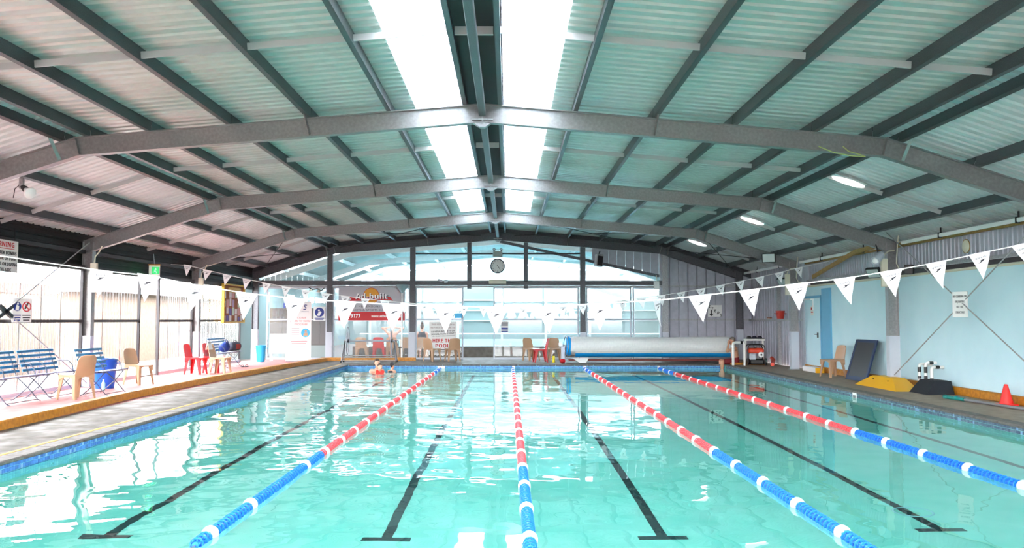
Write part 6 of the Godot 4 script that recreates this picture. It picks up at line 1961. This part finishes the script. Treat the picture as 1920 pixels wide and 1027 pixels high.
func field_mesh(bones: Array, cell: float, k: float) -> ArrayMesh:     # a smooth skin round tapered capsules [a, ra, b, rb]; surface nets
	var lo := Vector3.INF
	var hi := -Vector3.INF
	for q in bones:
		var r: float = maxf(q[1], q[3]) + k + cell * 2.0
		lo = lo.min((q[0] as Vector3).min(q[2]) - Vector3.ONE * r)
		hi = hi.max((q[0] as Vector3).max(q[2]) + Vector3.ONE * r)
	var nx := int((hi.x - lo.x) / cell) + 2
	var ny := int((hi.y - lo.y) / cell) + 2
	var nz := int((hi.z - lo.z) / cell) + 2
	var f := PackedFloat32Array()
	f.resize(nx * ny * nz)
	f.fill(1.0)
	for q in bones:
		var a: Vector3 = q[0]
		var d: Vector3 = q[2] - a
		var l2 := maxf(d.length_squared(), 1e-9)
		var r: float = maxf(q[1], q[3]) + k + cell * 2.0
		var c0 := ((a.min(q[2]) - Vector3.ONE * r - lo) / cell).floor()
		var c1 := ((a.max(q[2]) + Vector3.ONE * r - lo) / cell).ceil()
		for z in range(maxi(int(c0.z), 0), mini(int(c1.z), nz - 1) + 1):
			for y in range(maxi(int(c0.y), 0), mini(int(c1.y), ny - 1) + 1):
				var at := (z * ny + y) * nx
				for x in range(maxi(int(c0.x), 0), mini(int(c1.x), nx - 1) + 1):
					var p := lo + Vector3(x, y, z) * cell
					var t := clampf((p - a).dot(d) / l2, 0.0, 1.0)
					var v := (p - a - d * t).length() - lerpf(q[1], q[3], t)
					var w := f[at + x]
					var h := clampf(0.5 + 0.5 * (w - v) / k, 0.0, 1.0)
					f[at + x] = lerpf(w, v, h) - k * h * (1.0 - h)
	var id := PackedInt32Array()
	id.resize(nx * ny * nz)
	id.fill(-1)
	var vs := PackedVector3Array()
	var ns := PackedVector3Array()
	var step := [1, nx, nx * ny]
	var off := [0, 1, nx, nx + 1, nx * ny, nx * ny + 1, nx * ny + nx, nx * ny + nx + 1]
	for z in nz - 1:
		for y in ny - 1:
			for x in nx - 1:
				var at := (z * ny + y) * nx + x
				if absf(f[at]) > cell * 2.2:
					continue
				var m := 0
				for c in 8:
					if f[at + off[c]] < 0.0: m |= 1 << c
				if m == 0 or m == 255:
					continue
				var s := Vector3.ZERO
				var cnt := 0
				for c in 8:
					for ax in 3:
						if c & (1 << ax): continue
						var c2 := c | (1 << ax)
						if bool(m & (1 << c)) == bool(m & (1 << c2)): continue
						var g0 := f[at + off[c]]
						var g1 := f[at + off[c2]]
						var p := Vector3(c & 1, (c >> 1) & 1, (c >> 2) & 1)
						p[ax] += g0 / (g0 - g1)
						s += p
						cnt += 1
				id[at] = vs.size()
				vs.append(lo + (Vector3(x, y, z) + s / cnt) * cell)
				var gx := f[at + 1] - f[at] + f[at + off[7]] - f[at + off[6]]
				var gy := f[at + nx] - f[at] + f[at + off[7]] - f[at + off[5]]
				var gz := f[at + nx * ny] - f[at] + f[at + off[7]] - f[at + off[3]]
				ns.append(Vector3(gx, gy, gz).normalized())
	var b := mb()
	for z in range(1, nz - 1):
		for y in range(1, ny - 1):
			for x in range(1, nx - 1):
				var at := (z * ny + y) * nx + x
				if absf(f[at]) > cell * 2.2:
					continue
				for ax in 3:
					if (f[at] < 0.0) == (f[at + step[ax]] < 0.0): continue
					var u: int = step[(ax + 1) % 3]
					var w: int = step[(ax + 2) % 3]
					var q: Array = [id[at], id[at - u], id[at - u - w], id[at - w]]
					if q.min() < 0: continue
					b.tri(vs[q[0]], vs[q[1]], vs[q[2]], ns[q[0]], ns[q[1]], ns[q[2]])
					b.tri(vs[q[0]], vs[q[2]], vs[q[3]], ns[q[0]], ns[q[2]], ns[q[3]])
	return b.mesh()


func hand_bones(w: Vector3, along: Vector3, palm: Vector3, side: float, curl: float) -> Array:     # wrist, direction, palm normal, thumb side
	var y := along.normalized()
	var z := (palm - y * palm.dot(y)).normalized()
	var x := y.cross(z) * side
	var out := []
	for k in 4:
		out.append([w + y * 0.02 + x * (0.010 * (k - 1.5)), 0.014, w + y * 0.085 + x * (0.020 * (1.5 - k)), 0.012])
		var p := w + y * 0.088 + x * (0.020 * (1.5 - k))
		var ln: float = [0.030, 0.034, 0.032, 0.025][k]
		var an := 0.0
		for s in 3:
			an += curl
			var q: Vector3 = p + (y * cos(an) + z * sin(an)) * ln * [1.2, 0.85, 0.7][s]
			out.append([p, 0.0092 - 0.0006 * s, q, 0.0086 - 0.0008 * s])
			p = q
	var t := w + y * 0.03 + x * 0.025
	var t2 := t + (y * 0.6 + x * 0.75 + z * 0.3).normalized() * 0.045
	out.append([w + y * 0.02, 0.016, t, 0.014])
	out.append([t, 0.013, t2, 0.0105])
	out.append([t2, 0.0105, t2 + (y * 0.9 + x * 0.25 + z * 0.35).normalized() * 0.03, 0.0085])
	return out


var head_shape: ArrayMesh
var hair_shapes := {}

func make_heads():       # a head about 0.23 tall centred on its own origin, facing +z
	head_shape = field_mesh([
		[Vector3(0, 0.035, -0.020), 0.082, Vector3(0, 0.030, 0.005), 0.078],
		[Vector3(0, 0.02, 0.02), 0.068, Vector3(0, -0.045, 0.035), 0.052],
		[Vector3(0, -0.075, 0.045), 0.030, Vector3(0, -0.085, 0.055), 0.022],
		[Vector3(-0.04, -0.05, 0.0), 0.030, Vector3(-0.015, -0.08, 0.045), 0.022],
		[Vector3(0.04, -0.05, 0.0), 0.030, Vector3(0.015, -0.08, 0.045), 0.022],
		[Vector3(0, 0.015, 0.085), 0.010, Vector3(0, -0.022, 0.103), 0.013],
		[Vector3(-0.012, -0.026, 0.092), 0.009, Vector3(0.012, -0.026, 0.092), 0.009],
		[Vector3(-0.035, 0.030, 0.076), 0.010, Vector3(0.035, 0.030, 0.076), 0.010],
		[Vector3(-0.018, -0.056, 0.086), 0.007, Vector3(0.018, -0.056, 0.086), 0.007],
		[Vector3(-0.080, 0.015, -0.005), 0.013, Vector3(-0.078, -0.025, 0.0), 0.009],
		[Vector3(0.080, 0.015, -0.005), 0.013, Vector3(0.078, -0.025, 0.0), 0.009],
		[Vector3(0, -0.06, -0.02), 0.050, Vector3(0, -0.14, -0.03), 0.052]], 0.0055, 0.018)
	hair_shapes.short = field_mesh([[Vector3(0, 0.060, -0.030), 0.080, Vector3(0, 0.055, 0.0), 0.075], [Vector3(0, 0.02, -0.055), 0.062, Vector3(0, -0.02, -0.062), 0.042], [Vector3(-0.062, 0.035, -0.02), 0.032, Vector3(-0.066, 0.005, -0.022), 0.02], [Vector3(0.062, 0.035, -0.02), 0.032, Vector3(0.066, 0.005, -0.022), 0.02]], 0.008, 0.02)
	hair_shapes.bun = field_mesh([[Vector3(0, 0.060, -0.030), 0.082, Vector3(0, 0.055, 0.0), 0.076], [Vector3(0, 0.02, -0.055), 0.064, Vector3(0, -0.03, -0.06), 0.045], [Vector3(0, 0.15, -0.055), 0.045, Vector3(0, 0.165, -0.06), 0.040]], 0.008, 0.014)


func add_head(o: Node3D, at: Vector3, turn: Vector3, s: float, skin: Material, hair: Material, cut: String):
	var h := part("head", head_shape, skin, o, at, turn)
	h.scale = Vector3.ONE * s
	part("hair", hair_shapes[cut], hair, h)
	for x in [-0.032, 0.032]:
		part("eye", mb().ball(Vector3(x, 0.012, 0.078), Vector3(0.013, 0.009, 0.009), 10).mesh(), M.white_plastic, h)
		part("pupil", mb().ball(Vector3(x, 0.012, 0.084), Vector3(0.006, 0.006, 0.005), 8).mesh(), M.text_dark, h)
	part("mouth", mb().ball(Vector3(0, -0.057, 0.092), Vector3(0.024, 0.006, 0.006), 10).mesh(), M.lip, h)


func body_bones(j: Dictionary, s: float) -> Array:
	var b := []
	var up: Vector3 = (j.neck - j.pelvis).normalized()
	var side: Vector3 = (j.ls - j.rs).normalized()
	var hs: Vector3 = (j.lh - j.rh).normalized()
	b.append([j.pelvis - hs * 0.075 * s, 0.105 * s, j.pelvis + hs * 0.075 * s, 0.105 * s])
	var waist: Vector3 = j.pelvis.lerp(j.neck, 0.38)
	b.append([j.pelvis, 0.12 * s, waist, 0.108 * s])
	b.append([waist - side * 0.035 * s, 0.10 * s, j.pelvis.lerp(j.neck, 0.70) - side * 0.055 * s, 0.105 * s])
	b.append([waist + side * 0.035 * s, 0.10 * s, j.pelvis.lerp(j.neck, 0.70) + side * 0.055 * s, 0.105 * s])
	b.append([j.ls.lerp(j.rs, 0.14) - up * 0.01, 0.062 * s, j.rs.lerp(j.ls, 0.14) - up * 0.01, 0.062 * s])
	b.append([j.neck - up * 0.03 * s, 0.056 * s, j.head, 0.050 * s])
	for q in ["l", "r"]:
		b.append([j[q + "s"], 0.056 * s, j[q + "e"], 0.041 * s])
		b.append([j[q + "e"], 0.041 * s, j[q + "w"], 0.027 * s])
		b.append([j[q + "h"], 0.086 * s, j[q + "k"], 0.058 * s])
		b.append([j[q + "k"], 0.056 * s, j[q + "k"].lerp(j[q + "a"], 0.35), 0.055 * s])
		b.append([j[q + "k"].lerp(j[q + "a"], 0.35), 0.055 * s, j[q + "a"], 0.034 * s])
		b.append([j[q + "a"], 0.036 * s, j[q + "t"], 0.026 * s])
	return b


func grown(b: Array, by: float) -> Array:
	return b.map(func(q): return [q[0], q[1] + by, q[2], q[3] + by])


func person(label: String, at: Vector3, turn: float, j: Dictionary, s: float, skin: Material, hair: Material, cut: String, head_turn: Vector3) -> Node3D:
	var o := thing("person", label, "person", at, turn)
	var bones := body_bones(j, s)
	part("body", field_mesh(bones, 0.014, 0.045 * s), skin, o)
	for q in ["l", "r"]:
		var along: Vector3 = j[q + "w"] - j[q + "e"]
		if j.has(q + "dir"): along = j[q + "dir"]
		part("hand", field_mesh(hand_bones(j[q + "w"], along, j.get(q + "palm", Vector3(0, -0.3, 1)), 1.0 if q == "l" else -1.0, j.get("curl", 0.35)).map(func(e): return [j[q + "w"] + (e[0] - j[q + "w"]) * s, e[1] * s, j[q + "w"] + (e[2] - j[q + "w"]) * s, e[3] * s]), 0.0045, 0.006), skin, o)
	var up: Vector3 = (j.head - j.neck).normalized()
	add_head(o, j.head + up * 0.09 * s + Vector3(0, 0.01, 0.012), head_turn, s * j.get("hs", 1.0), skin, hair, cut)
	return o


func build_people():
	plain("skin_tan", Color(0.80, 0.58, 0.46), 0.5)
	plain("skin_fair", Color(0.87, 0.66, 0.56), 0.5)
	plain("lip", Color(0.66, 0.34, 0.31), 0.5)
	plain("hair_brown", Color(0.27, 0.19, 0.14), 0.6)
	plain("hair_dark", Color(0.09, 0.065, 0.06), 0.55)
	plain("hair_grey", Color(0.45, 0.40, 0.36), 0.6)
	plain("shorts_red", Color(0.45, 0.06, 0.10), 0.7)
	plain("swim_red", Color(0.92, 0.16, 0.12), 0.55)
	plain("swim_dark", Color(0.14, 0.15, 0.18), 0.6)
	for m in [M.skin_tan, M.skin_fair]:
		m.subsurf_scatter_enabled = true
		m.subsurf_scatter_strength = 0.12
	make_heads()
	# the man who sits on the far right edge, a hand up to his face, feet in the water
	var j := {"pelvis": Vector3(0, 0.12, 0), "neck": Vector3(0, 0.56, 0.04), "head": Vector3(0, 0.64, 0.06), "ls": Vector3(0.18, 0.515, 0.03), "rs": Vector3(-0.18, 0.515, 0.03),
		"le": Vector3(0.24, 0.44, 0.31), "lw": Vector3(0.10, 0.65, 0.235), "re": Vector3(-0.25, 0.27, 0.0), "rw": Vector3(-0.22, 0.045, 0.10),
		"lh": Vector3(0.085, 0.10, 0.02), "rh": Vector3(-0.085, 0.10, 0.02), "lk": Vector3(0.11, 0.10, 0.43), "rk": Vector3(-0.11, 0.10, 0.43), "la": Vector3(0.11, -0.30, 0.48), "ra": Vector3(-0.11, -0.30, 0.48), "lt": Vector3(0.11, -0.36, 0.61), "rt": Vector3(-0.11, -0.36, 0.61),
		"ldir": Vector3(-0.35, 0.9, -0.2), "lpalm": Vector3(-0.6, 0, -1), "rdir": Vector3(0.1, -0.4, 1), "rpalm": Vector3(0, -1, -0.2), "curl": 0.35}
	var man := person("bare-chested man in dark red shorts sitting on the pool's far corner", Vector3(7.25, DK, -27.0), -PI / 2, j, 1.0, M.skin_tan, M.hair_grey, "short", Vector3(0.15, 0.35, 0))
	var sb := body_bones(j, 1.0)
	part("shorts", field_mesh(grown([sb[0], [j.pelvis, 0.118, j.pelvis + Vector3(0, 0.06, 0), 0.115], [j.lh, 0.088, j.lh.lerp(j.lk, 0.8), 0.072], [j.rh, 0.088, j.rh.lerp(j.rk, 0.8), 0.072]], 0.012), 0.014, 0.03), M.shorts_red, man)
	# two people on chairs behind the glass, backs to the pool
	var sit := {"pelvis": Vector3(0, 0.54, -0.06), "neck": Vector3(0, 0.98, -0.05), "head": Vector3(0, 1.06, -0.02), "ls": Vector3(0.16, 0.935, -0.05), "rs": Vector3(-0.16, 0.935, -0.05),
		"le": Vector3(0.21, 0.69, -0.01), "re": Vector3(-0.21, 0.69, -0.01), "lw": Vector3(0.12, 0.62, 0.20), "rw": Vector3(-0.12, 0.62, 0.20),
		"lh": Vector3(0.085, 0.53, -0.02), "rh": Vector3(-0.085, 0.53, -0.02), "lk": Vector3(0.10, 0.51, 0.37), "rk": Vector3(-0.10, 0.51, 0.37), "la": Vector3(0.11, 0.07, 0.36), "ra": Vector3(-0.11, 0.07, 0.36), "lt": Vector3(0.12, 0.03, 0.50), "rt": Vector3(-0.12, 0.03, 0.50), "lpalm": Vector3(0, -1, 0), "rpalm": Vector3(0, -1, 0)}
	var beige := get_node("plastic_chair") as Node3D
	copy(beige, "beige plastic chair with the dark-topped woman sitting on it behind the glass", Vector3(-3.16, DK, -31.0), PI)
	var w := person("woman with a hair bun and dark sleeveless top sitting behind the glass", Vector3(-3.16, DK, -31.0), PI, sit, 0.95, M.skin_fair, M.hair_brown, "bun", Vector3.ZERO)
	var wb := body_bones(sit, 0.95)
	part("top", field_mesh(grown([wb[1], wb[2], wb[3], [sit.ls.lerp(sit.rs, 0.2), 0.055, sit.rs.lerp(sit.ls, 0.2), 0.055]], 0.010), 0.014, 0.04), M.swim_dark, w)
	part("shorts", field_mesh(grown([wb[0], [sit.lh, 0.084, sit.lh.lerp(sit.lk, 0.6), 0.07], [sit.rh, 0.084, sit.rh.lerp(sit.rk, 0.6), 0.07]], 0.010), 0.014, 0.04), M.swim_dark, w)
	var s2 := sit.duplicate()
	s2.merge({"le": Vector3(0.37, 1.12, 0.04), "re": Vector3(-0.37, 1.12, 0.04), "lw": Vector3(0.13, 1.14, -0.10), "rw": Vector3(-0.13, 1.14, -0.10), "ldir": Vector3(-1, 0.3, 0), "rdir": Vector3(1, 0.3, 0), "lpalm": Vector3(0, 0, 1), "rpalm": Vector3(0, 0, 1)}, true)
	copy(beige, "beige plastic chair under the person with raised elbows behind the glass", Vector3(-4.26, DK, -31.15), PI)
	var w2 := person("person with both elbows raised behind the head, sitting behind the glass by the reel", Vector3(-4.26, DK, -31.15), PI, s2, 0.95, M.skin_fair, M.hair_brown, "short", Vector3.ZERO)
	part("shorts", field_mesh(grown([wb[0], [sit.lh, 0.084, sit.lh.lerp(sit.lk, 0.6), 0.07], [sit.rh, 0.084, sit.rh.lerp(sit.rk, 0.6), 0.07]], 0.010), 0.014, 0.04), M.swim_dark, w2)
	# swimmers: an adult with a child in a red top before her, a dark-haired child beside
	var st := {"pelvis": Vector3(0, -0.42, -0.05), "neck": Vector3(0, 0.09, 0), "head": Vector3(0, 0.18, 0.02), "ls": Vector3(0.17, 0.035, 0), "rs": Vector3(-0.17, 0.035, 0),
		"le": Vector3(0.26, -0.20, 0.08), "re": Vector3(-0.27, -0.18, 0.06), "lw": Vector3(0.14, -0.16, 0.30), "rw": Vector3(-0.10, -0.20, 0.28),
		"lh": Vector3(0.09, -0.46, -0.05), "rh": Vector3(-0.09, -0.46, -0.05), "lk": Vector3(0.12, -0.62, 0.30), "rk": Vector3(-0.12, -0.62, 0.30), "la": Vector3(0.11, -0.94, 0.06), "ra": Vector3(-0.11, -0.94, 0.06), "lt": Vector3(0.12, -0.97, 0.20), "rt": Vector3(-0.12, -0.97, 0.20), "lpalm": Vector3(-1, 0, 0), "rpalm": Vector3(1, 0, 0)}
	var ad := person("adult swimmer in a red top standing in the water near the far left corner", Vector3(-3.92, 0, -25.3), 0.25, st, 0.95, M.skin_fair, M.hair_brown, "short", Vector3(0.1, 0.2, 0.08))
	var ab := body_bones(st, 0.95)
	part("swimsuit", field_mesh(grown([ab[0], ab[1], ab[2], ab[3]], 0.010), 0.014, 0.04), M.swim_red, ad)
	var ch := {}
	for k in st: ch[k] = st[k] * 0.62 if st[k] is Vector3 else st[k]
	ch.merge({"lpalm": Vector3(0, -1, 0), "rpalm": Vector3(0, -1, 0), "lw": Vector3(0.24, -0.03, 0.14), "rw": Vector3(-0.22, -0.03, 0.14), "le": Vector3(0.18, -0.06, 0.05), "re": Vector3(-0.18, -0.06, 0.05), "hs": 1.3}, true)
	var c1 := person("small child in an orange red swim vest held before the adult swimmer", Vector3(-3.76, 0.0, -24.80), 0.3, ch, 0.62, M.skin_fair, M.hair_brown, "short", Vector3(0.0, 0.3, 0.0))
	var cb := body_bones(ch, 0.62)
	part("swim_vest", field_mesh(grown([cb[1], cb[2], cb[3], [ch.ls.lerp(ch.rs, 0.15), 0.04, ch.rs.lerp(ch.ls, 0.15), 0.04]], 0.022), 0.012, 0.03), M.swim_red, c1)
	var c2 := person("dark-haired child in the water at the adult swimmer's side, facing away", Vector3(-3.50, 0.0, -25.42), 2.6, ch, 0.62, M.skin_fair, M.hair_dark, "short", Vector3(0.0, 0.2, 0.0))
	part("swim_vest", field_mesh(grown([cb[1], cb[2], cb[3]], 0.012), 0.012, 0.03), M.swim_dark, c2)
